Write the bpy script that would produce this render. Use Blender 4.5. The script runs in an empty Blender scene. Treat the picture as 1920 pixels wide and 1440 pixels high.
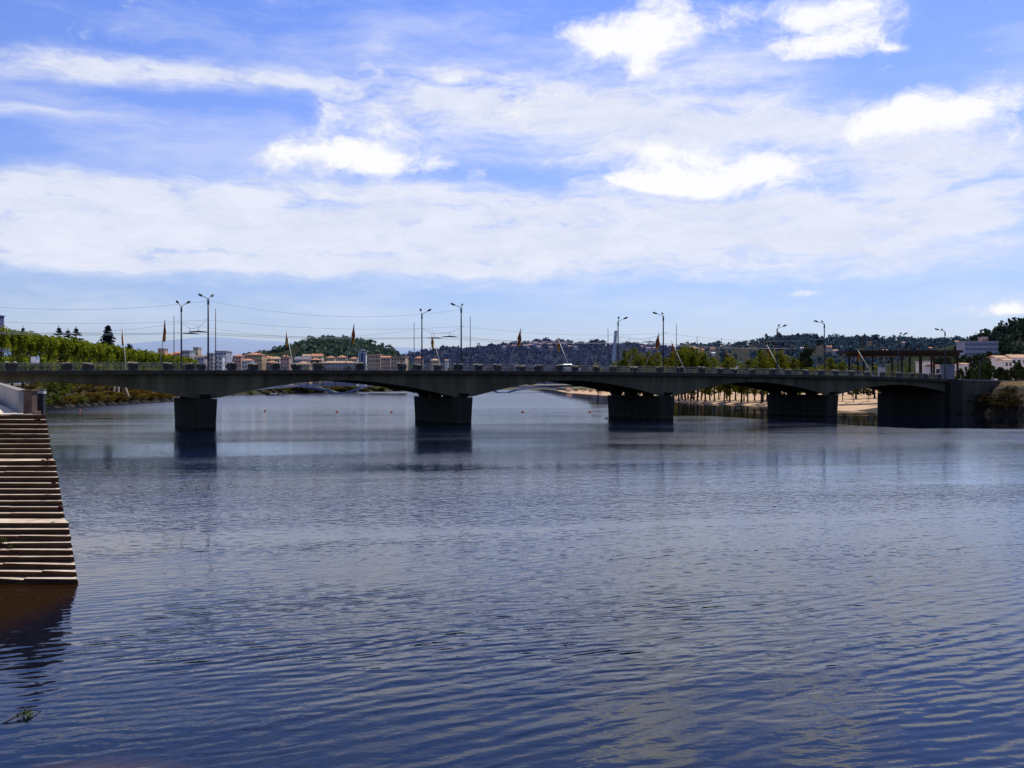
import bpy, bmesh, math, random
import numpy as np
from mathutils import Vector, Matrix, Quaternion

random.seed(7)
rng = np.random.default_rng(11)
R = math.radians
F, EYE, YH = 1844.0, 6.35, 721.0          # focal length (photo pixels), eye height, horizon row
sc = bpy.context.scene
col = sc.collection

def P(x, y, D):                            # a point seen at photo pixel (x, y), D metres ahead
    return Vector(((x - 960) / F * D, D, EYE + (YH - y) / F * D))
def PX(x, D): return (x - 960) / F * D
def DW(y, z=0.0): return (EYE - z) * F / (y - YH)   # distance of a point at height z seen at row y

# ------------------------------------------------------------------ tags and object helpers
def tag(o, label=None, cat=None, group=None, kind=None):
    if label: o['label'] = label
    if cat: o['category'] = cat
    if group: o['group'] = group
    if kind: o['kind'] = kind
    return o
def empty(name, loc=(0, 0, 0), rz=0.0, label=None, cat=None, group=None):
    o = bpy.data.objects.new(name, None)
    o.location = loc; o.rotation_euler = (0, 0, rz); o.empty_display_size = .3
    col.objects.link(o)
    return tag(o, label, cat, group)
def copy_tree(o, parent=None):
    c = o.copy(); col.objects.link(c)
    if parent: c.parent = parent
    for ch in list(o.children): copy_tree(ch, c)
    return c

class MB:
    def __init__(s): s.v = []; s.f = []; s.tint = None
    def add(s, vs, fs):
        n = len(s.v); s.v += [tuple(p) for p in vs]; s.f += [tuple(i + n for i in f) for f in fs]; return s
    def box(s, x0, x1, y0, y1, z0, z1):
        return s.add([(x0,y0,z0),(x1,y0,z0),(x1,y1,z0),(x0,y1,z0),(x0,y0,z1),(x1,y0,z1),(x1,y1,z1),(x0,y1,z1)],
                     [(3,2,1,0),(4,5,6,7),(0,1,5,4),(1,2,6,5),(2,3,7,6),(3,0,4,7)])
    def hexa(s, b, t):                      # bottom quad, top quad
        return s.add(list(b) + list(t), [(3,2,1,0),(4,5,6,7),(0,1,5,4),(1,2,6,5),(2,3,7,6),(3,0,4,7)])
    def prism(s, poly, axis, a0, a1):       # poly in the plane across `axis`
        n = len(poly)
        def pt(p, a):
            if axis == 'x': return (a, p[0], p[1])
            if axis == 'y': return (p[0], a, p[1])
            return (p[0], p[1], a)
        vs = [pt(p, a0) for p in poly] + [pt(p, a1) for p in poly]
        fs = [tuple(range(n))[::-1], tuple(range(n, 2 * n))] + [(i, (i + 1) % n, (i + 1) % n + n, i + n) for i in range(n)]
        return s.add(vs, fs)
    def tube(s, pts, rad, n=8, cap=True):
        pts = [Vector(p) for p in pts]
        if not hasattr(rad, '__len__'): rad = [rad] * len(pts)
        rings = []
        for i, p in enumerate(pts):
            d = (pts[min(i + 1, len(pts) - 1)] - pts[max(i - 1, 0)])
            d = d.normalized() if d.length > 1e-9 else Vector((0, 0, 1))
            a = d.cross(Vector((0, 0, 1)))
            if a.length < 1e-3: a = d.cross(Vector((0, 1, 0)))
            a.normalize(); b = d.cross(a)
            rings.append([p + (a * math.cos(2 * math.pi * k / n) + b * math.sin(2 * math.pi * k / n)) * rad[i] for k in range(n)])
        vs = [q for r in rings for q in r]; fs = []
        for i in range(len(pts) - 1):
            for k in range(n):
                fs.append((i * n + k, i * n + (k + 1) % n, (i + 1) * n + (k + 1) % n, (i + 1) * n + k))
        if cap: fs += [tuple(range(n))[::-1], tuple(range((len(pts) - 1) * n, len(pts) * n))]
        return s.add(vs, fs)
    def ball(s, c, r, n=10, m=6):
        c = Vector(c); r = r if hasattr(r, '__len__') else (r, r, r); vs = [(c.x, c.y, c.z - r[2])]
        for j in range(1, m):
            t = math.pi * j / m - math.pi / 2
            for k in range(n):
                a = 2 * math.pi * k / n
                vs.append((c.x + r[0] * math.cos(t) * math.cos(a), c.y + r[1] * math.cos(t) * math.sin(a), c.z + r[2] * math.sin(t)))
        vs.append((c.x, c.y, c.z + r[2])); fs = []
        for k in range(n): fs.append((0, 1 + (k + 1) % n, 1 + k))
        for j in range(m - 2):
            for k in range(n):
                fs.append((1 + j * n + k, 1 + j * n + (k + 1) % n, 1 + (j + 1) * n + (k + 1) % n, 1 + (j + 1) * n + k))
        L = len(vs) - 1
        for k in range(n): fs.append((L, 1 + (m - 2) * n + k, 1 + (m - 2) * n + (k + 1) % n))
        return s.add(vs, fs)
    def mesh(s, name, m, smooth=False):
        me = bpy.data.meshes.new(name); me.from_pydata([tuple(v) for v in s.v], [], s.f); me.update()
        if m: me.materials.append(m)
        if smooth: me.polygons.foreach_set('use_smooth', [True] * len(me.polygons))
        return me
    def build(s, name, m, parent=None, smooth=False, bevel=0):
        o = bpy.data.objects.new(name, s.mesh(name, m, smooth)); col.objects.link(o)
        if parent: o.parent = parent
        if bevel:
            b = o.modifiers.new('edge', 'BEVEL'); b.width = bevel; b.segments = 2; b.limit_method = 'ANGLE'; b.angle_limit = R(40)
        return o

def quads_mesh(name, C, U, V, mat, tint=None):
    """Many separate leaf quads from centre, half-axis arrays (n,3)."""
    n = len(C)
    vs = np.empty((n, 4, 3)); vs[:, 0] = C - U - V; vs[:, 1] = C + U - V * .6; vs[:, 2] = C + U * .5 + V; vs[:, 3] = C - U * .8 + V * .8
    me = bpy.data.meshes.new(name)
    me.vertices.add(4 * n); me.vertices.foreach_set('co', vs.reshape(-1).astype(np.float32))
    me.loops.add(4 * n); me.loops.foreach_set('vertex_index', np.arange(4 * n, dtype=np.int32))
    me.polygons.add(n); me.polygons.foreach_set('loop_start', np.arange(0, 4 * n, 4, dtype=np.int32))
    try: me.polygons.foreach_set('loop_total', np.full(n, 4, dtype=np.int32))
    except Exception: pass
    if tint is not None:
        a = me.attributes.new('tint', 'FLOAT', 'POINT'); a.data.foreach_set('value', np.repeat(tint, 4).astype(np.float32))
    me.materials.append(mat); me.update(calc_edges=True); me.validate()
    return me

def rand_dirs(n):
    d = rng.normal(size=(n, 3)); return d / np.linalg.norm(d, axis=1)[:, None]
def leaf_axes(n, size, droop=0.0):
    nrm = rand_dirs(n); nrm[:, 2] = np.abs(nrm[:, 2]) * .8 + .1
    nrm /= np.linalg.norm(nrm, axis=1)[:, None]
    t = rand_dirs(n); U = np.cross(nrm, t); U /= np.linalg.norm(U, axis=1)[:, None]; V = np.cross(nrm, U)
    s = size * rng.uniform(.6, 1.25, n)[:, None]
    return U * s * .5, V * s * .5
def clump_cloud(centres, radii, per, size):
    C = []; T = []
    for c, r in zip(centres, radii):
        d = rand_dirs(per) * (rng.uniform(0.15, 1, per) ** .5)[:, None]
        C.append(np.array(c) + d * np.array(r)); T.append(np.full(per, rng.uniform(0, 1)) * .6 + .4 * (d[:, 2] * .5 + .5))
    C = np.concatenate(C); T = np.concatenate(T); U, V = leaf_axes(len(C), size)
    return C, U, V, T

# ------------------------------------------------------------------ materials
_m = {}
def nodes_of(name):
    m = bpy.data.materials.new(name); m.use_nodes = True; nt = m.node_tree; nt.nodes.clear()
    return m, nt, nt.nodes, nt.links
def surf(name, c, rough=.8, scale=1.5, var=.25, bump=.0, c2=None, metal=0.0, spec=.3, streak=False, detail=5):
    if name in _m: return _m[name]
    m, nt, N, L = nodes_of(name)
    out = N.new('ShaderNodeOutputMaterial'); b = N.new('ShaderNodeBsdfPrincipled'); L.new(b.outputs[0], out.inputs[0])
    tc = N.new('ShaderNodeTexCoord'); mp = N.new('ShaderNodeMapping'); L.new(tc.outputs['Object'], mp.inputs[0])
    mp.inputs['Scale'].default_value = (1, 1, .18) if streak else (1, 1, 1)
    no = N.new('ShaderNodeTexNoise'); no.inputs['Scale'].default_value = scale; no.inputs['Detail'].default_value = detail; no.inputs['Roughness'].default_value = .65
    L.new(mp.outputs[0], no.inputs['Vector'])
    rp = N.new('ShaderNodeValToRGB'); L.new(no.outputs[0], rp.inputs[0])
    c = np.array(c); d = np.array(c2) if c2 is not None else c * (1 - var)
    rp.color_ramp.elements[0].position = .32; rp.color_ramp.elements[1].position = .68
    rp.color_ramp.elements[0].color = (*d, 1); rp.color_ramp.elements[1].color = (*(c * (1 + var * .4) if c2 is None else c), 1)
    L.new(rp.outputs[0], b.inputs['Base Color'])
    b.inputs['Roughness'].default_value = rough; b.inputs['Metallic'].default_value = metal; b.inputs['Specular IOR Level'].default_value = spec
    if bump:
        bp = N.new('ShaderNodeBump'); bp.inputs['Strength'].default_value = .6; bp.inputs['Distance'].default_value = bump
        L.new(no.outputs[0], bp.inputs['Height']); L.new(bp.outputs[0], b.inputs['Normal'])
    _m[name] = m; return m
def leafmat(name, cd, cm, cl, trans=.3):
    if name in _m: return _m[name]
    m, nt, N, L = nodes_of(name)
    out = N.new('ShaderNodeOutputMaterial'); g = N.new('ShaderNodeNewGeometry'); at = N.new('ShaderNodeAttribute'); at.attribute_name = 'tint'
    oi = N.new('ShaderNodeObjectInfo')
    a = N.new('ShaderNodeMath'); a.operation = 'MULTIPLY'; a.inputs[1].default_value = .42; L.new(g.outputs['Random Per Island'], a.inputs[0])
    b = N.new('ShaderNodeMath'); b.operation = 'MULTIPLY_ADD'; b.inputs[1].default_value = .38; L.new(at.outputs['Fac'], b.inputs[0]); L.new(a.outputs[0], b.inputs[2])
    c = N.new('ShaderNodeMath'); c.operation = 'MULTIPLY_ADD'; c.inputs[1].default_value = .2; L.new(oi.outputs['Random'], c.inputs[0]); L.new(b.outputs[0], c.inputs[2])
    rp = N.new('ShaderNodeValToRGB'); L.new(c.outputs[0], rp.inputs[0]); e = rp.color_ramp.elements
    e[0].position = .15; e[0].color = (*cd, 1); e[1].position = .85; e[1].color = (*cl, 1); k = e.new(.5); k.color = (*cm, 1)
    df = N.new('ShaderNodeBsdfDiffuse'); tr = N.new('ShaderNodeBsdfTranslucent'); mx = N.new('ShaderNodeMixShader'); mx.inputs[0].default_value = trans
    L.new(rp.outputs[0], df.inputs[0]); L.new(rp.outputs[0], tr.inputs[0]); L.new(df.outputs[0], mx.inputs[1]); L.new(tr.outputs[0], mx.inputs[2]); L.new(mx.outputs[0], out.inputs[0])
    _m[name] = m; return m

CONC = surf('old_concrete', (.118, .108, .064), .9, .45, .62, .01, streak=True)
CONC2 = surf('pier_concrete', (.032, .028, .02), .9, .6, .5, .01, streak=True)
CORN = surf('cornice_concrete', (.05, .045, .032), .9, .8, .35)
ASPH = surf('asphalt', (.05, .05, .052), .95, 3, .25)
PAVE = surf('pavement_concrete', (.25, .24, .22), .9, 2, .25)
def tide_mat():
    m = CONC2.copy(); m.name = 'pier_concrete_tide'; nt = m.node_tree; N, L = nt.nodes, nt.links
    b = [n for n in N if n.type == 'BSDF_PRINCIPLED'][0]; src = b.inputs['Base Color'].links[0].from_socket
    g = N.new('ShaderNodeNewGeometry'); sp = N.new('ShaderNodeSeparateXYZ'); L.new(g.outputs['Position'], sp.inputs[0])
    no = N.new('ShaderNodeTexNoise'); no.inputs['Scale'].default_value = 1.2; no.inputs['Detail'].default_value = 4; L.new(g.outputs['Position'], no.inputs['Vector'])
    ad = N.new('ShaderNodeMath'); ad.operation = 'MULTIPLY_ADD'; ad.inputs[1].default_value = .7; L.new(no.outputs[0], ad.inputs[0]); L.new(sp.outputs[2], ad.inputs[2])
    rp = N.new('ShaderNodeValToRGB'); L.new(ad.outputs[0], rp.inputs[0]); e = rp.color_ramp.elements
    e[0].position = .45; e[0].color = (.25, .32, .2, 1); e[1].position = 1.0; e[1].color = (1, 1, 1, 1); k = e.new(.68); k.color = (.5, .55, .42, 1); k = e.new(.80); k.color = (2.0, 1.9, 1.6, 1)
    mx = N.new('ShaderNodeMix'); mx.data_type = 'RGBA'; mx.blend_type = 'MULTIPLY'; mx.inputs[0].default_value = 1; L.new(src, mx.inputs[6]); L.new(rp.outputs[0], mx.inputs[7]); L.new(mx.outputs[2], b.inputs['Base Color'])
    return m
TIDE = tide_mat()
RAILM = surf('grey_painted_rail', (.22, .225, .225), .6, 2, .25)
POLE = surf('dark_grey_pole', (.028, .034, .05), .5, 2, .3)
MASTM = surf('galvanised_mast', (.10, .115, .14), .5, 2, .25)
LAMPM = surf('lamp_housing', (.05, .055, .06), .45, 3, .2)
WIREM = surf('wire_metal', (.26, .28, .32), .6, 2, .2)
INSUL = surf('black_insulator', (.015, .016, .02), .5, 2, .2)
WHITEM = surf('white_paint', (.78, .78, .76), .5, 3, .08)
POLEW = surf('cream_pole', (.62, .58, .5), .5, 3, .12)
TROUGH = surf('dark_trough', (.022, .022, .02), .8, 3, .4)
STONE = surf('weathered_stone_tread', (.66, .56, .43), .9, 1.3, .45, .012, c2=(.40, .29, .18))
RISER = surf('shaded_stone_riser', (.078, .037, .016), .9, 1.1, .5, .012, c2=(.028, .014, .007))  # shade on the upright stair faces is put into this dark colour
RAMP = surf('pale_paving', (.78, .66, .50), .9, .5, .3)
WALLG = surf('grey_parapet', (.27, .275, .29), .9, .45, .3, streak=True)
POSTM = surf('brown_stone_post', (.15, .10, .075), .9, 1.5, .4, .01)
BARK = surf('brown_bark', (.075, .05, .035), .95, 2, .4)
BARKD = surf('dark_bark', (.03, .02, .016), .95, 2, .4)
SAND = surf('beach_sand', (.52, .35, .21), .95, .12, .2, c2=(.40, .26, .14))
EARTH = surf('dry_bank', (.032, .021, .009), .95, .25, .5, .05, c2=(.013, .013, .005))
GRND = surf('meadow_ground', (.07, .08, .03), .95, .06, .4, c2=(.09, .07, .035))
TILE = surf('terracotta_tiles', (.52, .22, .12), .85, .6, .3)
TILE2 = surf('pale_tiles', (.55, .33, .20), .85, .6, .3)
GLASS = surf('dark_window', (.03, .035, .045), .25, 1, .3)
def wallm(k, c): return surf('render_' + k, c, .9, .25, .15)
W_WHITE = wallm('white', (.72, .72, .72)); W_CREAM = wallm('cream', (.62, .53, .38)); W_SALMON = wallm('salmon', (.56, .40, .29))
W_TAN = wallm('tan', (.50, .36, .22)); W_GREY = wallm('grey', (.40, .40, .42)); W_PINK = wallm('pink', (.55, .36, .30)); W_BLUE = wallm('blue', (.08, .09, .22))
W_BROWN = wallm('brown', (.16, .10, .075)); W_LILAC = wallm('lilac', (.42, .42, .52))
LF_ROW = leafmat('plane_leaves', (0.051, 0.0754, 0.0078), (0.1737, 0.2201, 0.0168), (0.3938, 0.3982, 0.0362), .32)
LF_CON = leafmat('conifer_needles', (0.0078, 0.014, 0.0196), (0.0156, 0.028, 0.0308), (0.0325, 0.0504, 0.0476), .1)
LF_DARK = leafmat('dark_leaves', (0.0104, 0.0182, 0.0078), (0.026, 0.042, 0.0156), (0.0585, 0.077, 0.026), .2)
LF_POP = leafmat('poplar_leaves', (0.0378, 0.0547, 0.0048), (0.1147, 0.1292, 0.0096), (0.2565, 0.2432, 0.0144), .35)
LF_YEL = leafmat('yellow_leaves', (0.104, 0.078, 0.0065), (0.26, 0.195, 0.013), (0.416, 0.312, 0.026), .35)
LF_BUSH = leafmat('autumn_bush_leaves', (0.045, 0.036, 0.0078), (0.1275, 0.0825, 0.0156), (0.21, 0.15, 0.026), .3)
LF_BUSHG = leafmat('green_bush_leaves', (0.0288, 0.044, 0.0064), (0.09, 0.116, 0.016), (0.18, 0.21, 0.0288), .3)
LF_H2 = leafmat('hill_leaves_near', (0.0384, 0.0648, 0.0555), (0.0844, 0.1377, 0.1018), (0.1728, 0.2349, 0.148), .1)  # slight distance haze lightened into the leaf colour
LF_H3 = leafmat('hill_leaves_hazed', (.074, .098, .178), (.090, .114, .196), (.110, .130, .198), .1)  # blue distance haze painted into the leaf colour
LF_H4 = leafmat('hill_leaves_mid', (0.0337, 0.0632, 0.095), (0.0674, 0.1149, 0.1534), (0.1253, 0.1838, 0.1827), .1)  # leaf colour made bluish and paler to stand for haze
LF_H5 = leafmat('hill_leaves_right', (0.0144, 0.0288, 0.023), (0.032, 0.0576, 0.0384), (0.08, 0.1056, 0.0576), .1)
LF_RB = leafmat('right_bank_leaves', (.012, .012, .004), (.04, .034, .011), (.10, .06, .018), .2)
FLOWER = leafmat('pale_blossoms', (.30, .27, .16), (.70, .64, .50), (.88, .84, .74), .3)
PURPLE = leafmat('wine_creeper', (.03, .008, .008), (.07, .02, .018), (.11, .045, .03), .2)
TUFTM = leafmat('grass_blades', (.05, .05, .008), (.11, .10, .02), (.18, .15, .04), .25)

# ------------------------------------------------------------------ labels by landmark
LAND = [(66, 'the white box sign'), (202, 'the lone conifer'), (237, 'the first pale flagpole'), (339, 'the first lamp post'), (391, 'the second lamp post'), (552, 'the second pale flagpole'),
        (680, 'the striped tower block'), (790, 'the third lamp post'), (830, 'the third pale flagpole'), (866, 'the fourth lamp post'), (1072, 'the fourth pale flagpole'),
        (1157, 'the fifth lamp post'), (1246, 'the sixth lamp post'), (1288, 'the fifth pale flagpole'), (1455, 'the seventh lamp post'),
        (1548, 'the eighth lamp post'), (1641, 'the last pale flagpole'), (1685, 'the ninth lamp post'), (1778, 'the last lamp post')]
ORD = ['first', 'second', 'third', 'fourth', 'fifth', 'sixth', 'seventh', 'eighth', 'ninth', 'tenth', 'eleventh', 'twelfth', 'thirteenth', 'fourteenth', 'fifteenth', 'sixteenth', 'seventeenth', 'eighteenth', 'nineteenth', 'twentieth']
def by_landmark(xs):
    """For photo columns xs: phrases such as 'second to the right of the leftmost lamp post', one for each x."""
    best = []
    for x in xs:
        lx, nm = min(LAND, key=lambda l: abs(l[0] - x)); best.append((lx, nm, x >= lx))
    out = []
    for x, (lx, nm, right) in zip(xs, best):
        k = sum(1 for x2, b2 in zip(xs, best) if b2 == (lx, nm, right) and abs(x2 - lx) < abs(x - lx))
        out.append(f"{ORD[k]} {'right' if right else 'left'} of {nm}")
    return out

# ------------------------------------------------------------------ bridge frame
TH = R(62.54)
U2 = Vector((math.sin(TH), math.cos(TH), 0)); N2 = Vector((-U2.y, U2.x, 0))
P0 = Vector((-43.28, 138.65, 0)); RZ = math.pi / 2 - TH
def BP(s, b, z=0.0): return P0 + U2 * s + N2 * b + Vector((0, 0, z))
def s_at(x, b):                             # station along the bridge seen in photo column x, on the line b
    k = (x - 960) / F; q = P0 + N2 * b
    return (k * q.y - q.x) / (U2.x - k * U2.y)
def px_of(v): return 960 + F * v.x / v.y
def zdeck(s): return 8.48 - 8.2e-5 * (s - 48) ** 2 - (max(0, s - 118) ** 2) * 1.6e-4
S0, S1 = -84.0, 152.5
PIERS = [-40, 0, 40, 80, 120]
def zsoff(s, low_=4.38):                               # underside of the haunched girders
    a = math.floor((s + 40) / 40) * 40 - 40
    half = 18.45
    if s > 120: m, half = 138.0, 16.3
    else: m = a + 20
    t = min(1, abs(s - m) / half)
    zt = zdeck(s); low = low_ if s < 140 else 4.45
    d0 = 1.42
    return (zdeck(m) - d0) + (low - (zdeck(m) - d0)) * t ** 1.75

def make_bridge():
    br = empty('concrete_bridge', P0, RZ, 'long dark concrete road bridge on four visible wall piers crossing the river', 'bridge')
    ss = [S0 + i * (S1 - S0) / 236 for i in range(237)]
    def strip(mb, b0, b1, zf0, zf1, lst=ss):
        vs = []; fs = []
        for s in lst: vs += [(s, b0, zf0(s)), (s, b1, zf0(s)), (s, b1, zf1(s)), (s, b0, zf1(s))]
        n = len(lst)
        for i in range(n - 1):
            a, c = 4 * i, 4 * i + 4
            fs += [(a, c, c + 1, a + 1), (a + 1, c + 1, c + 2, a + 2), (a + 2, c + 2, c + 3, a + 3), (a + 3, c + 3, c, a)]
        fs += [(0, 1, 2, 3), (4 * n - 1, 4 * n - 2, 4 * n - 3, 4 * n - 4)]
        mb.add(vs, fs); return mb
    strip(MB(), -.7, 17.7, lambda s: zdeck(s) - .45, lambda s: zdeck(s) - .12).build('deck', CONC, br)
    strip(MB(), 3.2, 13.8, lambda s: zdeck(s) - .118, lambda s: zdeck(s) - .05).build('roadway', ASPH, br)
    for b0, b1 in ((-.65, 3.2), (13.8, 17.65)): strip(MB(), b0, b1, lambda s: zdeck(s) - .117, lambda s: zdeck(s) + .08).build('pavement', PAVE, br)
    for b0, b1 in ((-1.05, -.66), (17.66, 18.05)): strip(MB(), b0, b1, lambda s: zdeck(s) - .5, lambda s: zdeck(s) + .05).build('cornice', CORN, br)
    for b0, b1 in ((0, .8), (5.4, 6.2), (10.8, 11.6), (16.2, 17)):
        strip(MB(), b0, b1, (lambda s, lo=(4.38 if b0 == 0 else 4.86): zsoff(s, lo)), lambda s: zdeck(s) - .45).build('girder', CONC, br)
    for i, s in enumerate(PIERS):
        L0, L1, w = 0.0, 17.0, 1.54
        mb = MB()
        rows = [(-3.5, 0), (1.0, .02), (4.3, .16)]
        vs = []; fs = []
        for z, e in rows:
            ww = w + e
            # slightly pointed ends, flat long faces
            pts = [(-ww, L0 - e * 1.2 + .25), (-ww * .8, L0 - e * 1.2), (ww * .8, L0 - e * 1.2), (ww, L0 - e * 1.2 + .25),
                   (ww, L1 + e - .25), (ww * .8, L1 + e), (-ww * .8, L1 + e), (-ww, L1 + e - .25)]
            vs += [(s + x, y, z) for x, y in pts]
        n = 8
        for j in range(2):
            for k in range(n): fs.append((j * n + k, j * n + (k + 1) % n, (j + 1) * n + (k + 1) % n, (j + 1) * n + k))
        fs += [tuple(range(n))[::-1], tuple(range(2 * n, 3 * n))]
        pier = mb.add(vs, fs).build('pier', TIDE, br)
        if s < 0: pass
        for b0, b1 in ((-.02, 1.3), (5.2, 6.4), (10.6, 11.8), (15.7, 17.02)):
            MB().prism([(b0, 4.302), (b1, 4.302), (b1 + .7, 4.95), (b0 - .7, 4.95)], 'x', s - .75, s + .75).build('bearing', CONC2, pier)
        # cross wall above the bearings
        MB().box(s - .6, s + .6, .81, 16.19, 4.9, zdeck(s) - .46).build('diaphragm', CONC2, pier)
    a = MB(); a.box(S1 + .02, S1 + 5, -.35, 17.35, -3.5, zdeck(S1) - .02)
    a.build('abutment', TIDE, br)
    a = MB(); a.box(S1 - 1.3, S1 + .0, -.02, 17.02, -3.4, 4.44); a.build('bearing_shelf', CONC2, br)
    a = MB(); a.box(S1 + .3, S1 + 2.4, -1.0, -.36, -3.5, zdeck(S1) + .1); a.build('pilaster', CONC2, br)
    a = MB(); a.hexa([(S1 + 5.02, -.3, -3), (S1 + 20, -.3, -3), (S1 + 20, .3, -3), (S1 + 5.02, .3, -3)], [(S1 + 5.02, -.3, 7.25), (S1 + 20, -.3, 7.0), (S1 + 20, .3, 7.0), (S1 + 5.02, .3, 7.25)])
    a.build('wing_wall', surf('dark_wing_wall', (.075, .068, .048), .9, .5, .5, .01, streak=True), br)
    a = MB(); a.hexa([(S1 + 5.0, -.4, 7.26), (S1 + 20.1, -.4, 7.01), (S1 + 20.1, .4, 7.01), (S1 + 5.0, .4, 7.26)], [(S1 + 5.0, -.4, 7.5), (S1 + 20.1, -.4, 7.25), (S1 + 20.1, .4, 7.25), (S1 + 5.0, .4, 7.5)])
    a.build('wall_coping', PAVE, br)
    for b in (-.42, 17.42):
        mb = MB(); s = S0
        k = 0
        while s < S1 - .1:
            z = zdeck(s) + .07
            w = .03 if k % 14 == 0 else .007
            mb.box(s - w, s + w, b - w, b + w, z, z + 1.04); s += .145; k += 1
        for h, r in ((.16, .012), (.95, .012), (1.06, .022)):
            pts = [(q, b, zdeck(q) + .07 + h) for q in ss[::6]]
            mb.tube(pts, r, 5)
        mb.build('railing', RAILM, br)
    return br
make_bridge()

# ------------------------------------------------------------------ lamps, masts, wires
def make_lamp():
    t = empty('street_lamp')
    mb = MB(); mb.tube([(0, 0, 0), (0, 0, .4)], .2, 10); mb.tube([(0, 0, .4), (0, 0, 9.75)], [.135, .10], 10); mb.build('pole', POLE, t, True)
    mb = MB(); mb.tube([(0, 0, 9.3), (0, 0, 10.1)], [.15, .13], 10); mb.build('sleeve', POLE, t, True)
    for sgn in (-1, 1):
        d = Vector((math.sin(R(30)) * sgn, math.cos(R(30)), 0))       # local +y points over the road
        mb = MB(); mb.tube([Vector((0, 0, 10.05)), d * .25 + Vector((0, 0, 10.22)), d * 1.25 + Vector((0, 0, 10.6))], [.05, .045, .04], 6); arm = mb.build('arm', POLE, t, True)
        h = MB(); c = d * 1.62 + Vector((0, 0, 10.74))
        h.tube([c - d * .42 + Vector((0, 0, -.16)), c - d * .3 + Vector((0, 0, -.1)), c, c + d * .34 + Vector((0, 0, .11)), c + d * .46 + Vector((0, 0, .15))], [.06, .14, .19, .14, .04], 8)
        h.build('lamp_head', LAMPM, arm, True)
    return t
lamp = make_lamp(); first = True
LN = [0.5, 39.8, 79.4, 118.2, 152.9]; LFAR = [-.6, 39.7, 80.6, 121.0, 157.5]
pts = []
for s in LN: pts.append((s, .35, 0))
for s in LFAR: pts.append((s, 16.65, math.pi))
pts.sort(key=lambda q: px_of(BP(q[0], q[1])))
NUMW = ['leftmost', 'second', 'third', 'fourth', 'fifth', 'sixth', 'seventh', 'eighth', 'ninth', 'rightmost']
for i, (s, b, r) in enumerate(pts):
    o = lamp if i == 0 else copy_tree(lamp)
    o.location = BP(s, b, zdeck(s) + .05); o.rotation_euler = (0, 0, RZ + r)
    side = 'near' if b < 5 else 'far'
    w = NUMW[i] if i in (0, 9) else NUMW[i] + ' from the left'
    tag(o, f'twin-armed lamp post on the {side} side of the bridge, {w}', 'street lamp', 'twin-armed lamp posts along the bridge')

ms = [(1.4, -.3), (41.1, -.3), (81.8, -.3), (-1.6, 17.3), (38.5, 17.3), (78.7, 17.3)]
mx = [px_of(BP(*q)) for q in ms]; ph = by_landmark(mx)
mast = empty('thin_mast')
mb = MB(); mb.tube([(0, 0, 0), (0, 0, 8.75)], [.075, .05], 7); mb.build('pole', MASTM, mast, True)
MB().tube([(0, 0, -.02), (0, 0, .25)], .16, 8).build('base_plate', MASTM, mast)
for i, (s, b) in enumerate(ms):
    o = mast if i == 0 else copy_tree(mast)
    o.location = BP(s, b, zdeck(s) + .05)
    tag(o, 'thin bare grey mast on the bridge, ' + ph[i].replace('first', 'close'), 'mast', 'thin masts beside the lamp posts')

def cable(name, label, pts, sag, r=.015, group='trolley wires over the bridge'):
    mb = MB(); path = []
    for (a, b) in zip(pts[:-1], pts[1:]):
        a, b = Vector(a), Vector(b)
        for k in range(13):
            t = k / 12; p = a.lerp(b, t); p.z -= sag * 4 * t * (1 - t); path.append(p)
    mb.tube(path, r, 4); return tag(mb.build(name, WIREM, None, True), label, 'cable', group)
def along(b, ss_, h): return [BP(s, b, zdeck(s) + h) for s in ss_]
cable('overhead_cable', 'highest sagging cable strung between near lamp post tops above the left half of the bridge', along(.35, [-40, .5, 39.8], 9.9), 1.7)
cable('overhead_cable', 'sagging wire hung from the near lamp posts, above the paired contact wires', along(.35, [-40, .5, 39.8, 79.4, 118.2], 7.2), .85)
cable('overhead_cable', 'sagging wire hung from the far lamp posts, above the paired contact wires', along(16.6, [-40, -.6, 39.7, 80.6, 121], 7.7), 1.9)
cable('overhead_cable', 'trolley contact wire over the near traffic lane, nearer the camera', along(5.0, [-80, -40, 0, 40, 80, 120], 5.7), .45, .013)
cable('overhead_cable', 'trolley contact wire over the near traffic lane, nearer the middle of the road', along(5.8, [-80, -40, 0, 40, 80, 120], 5.7), .45, .013)
cable('overhead_cable', 'trolley contact wire over the far traffic lane, nearer the middle of the road', along(11.2, [-80, -40, 0, 40, 80, 120], 5.8), .45, .013)
cable('overhead_cable', 'trolley contact wire over the far traffic lane, farther from the camera', along(12.0, [-80, -40, 0, 40, 80, 120], 5.8), .45, .013)
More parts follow.
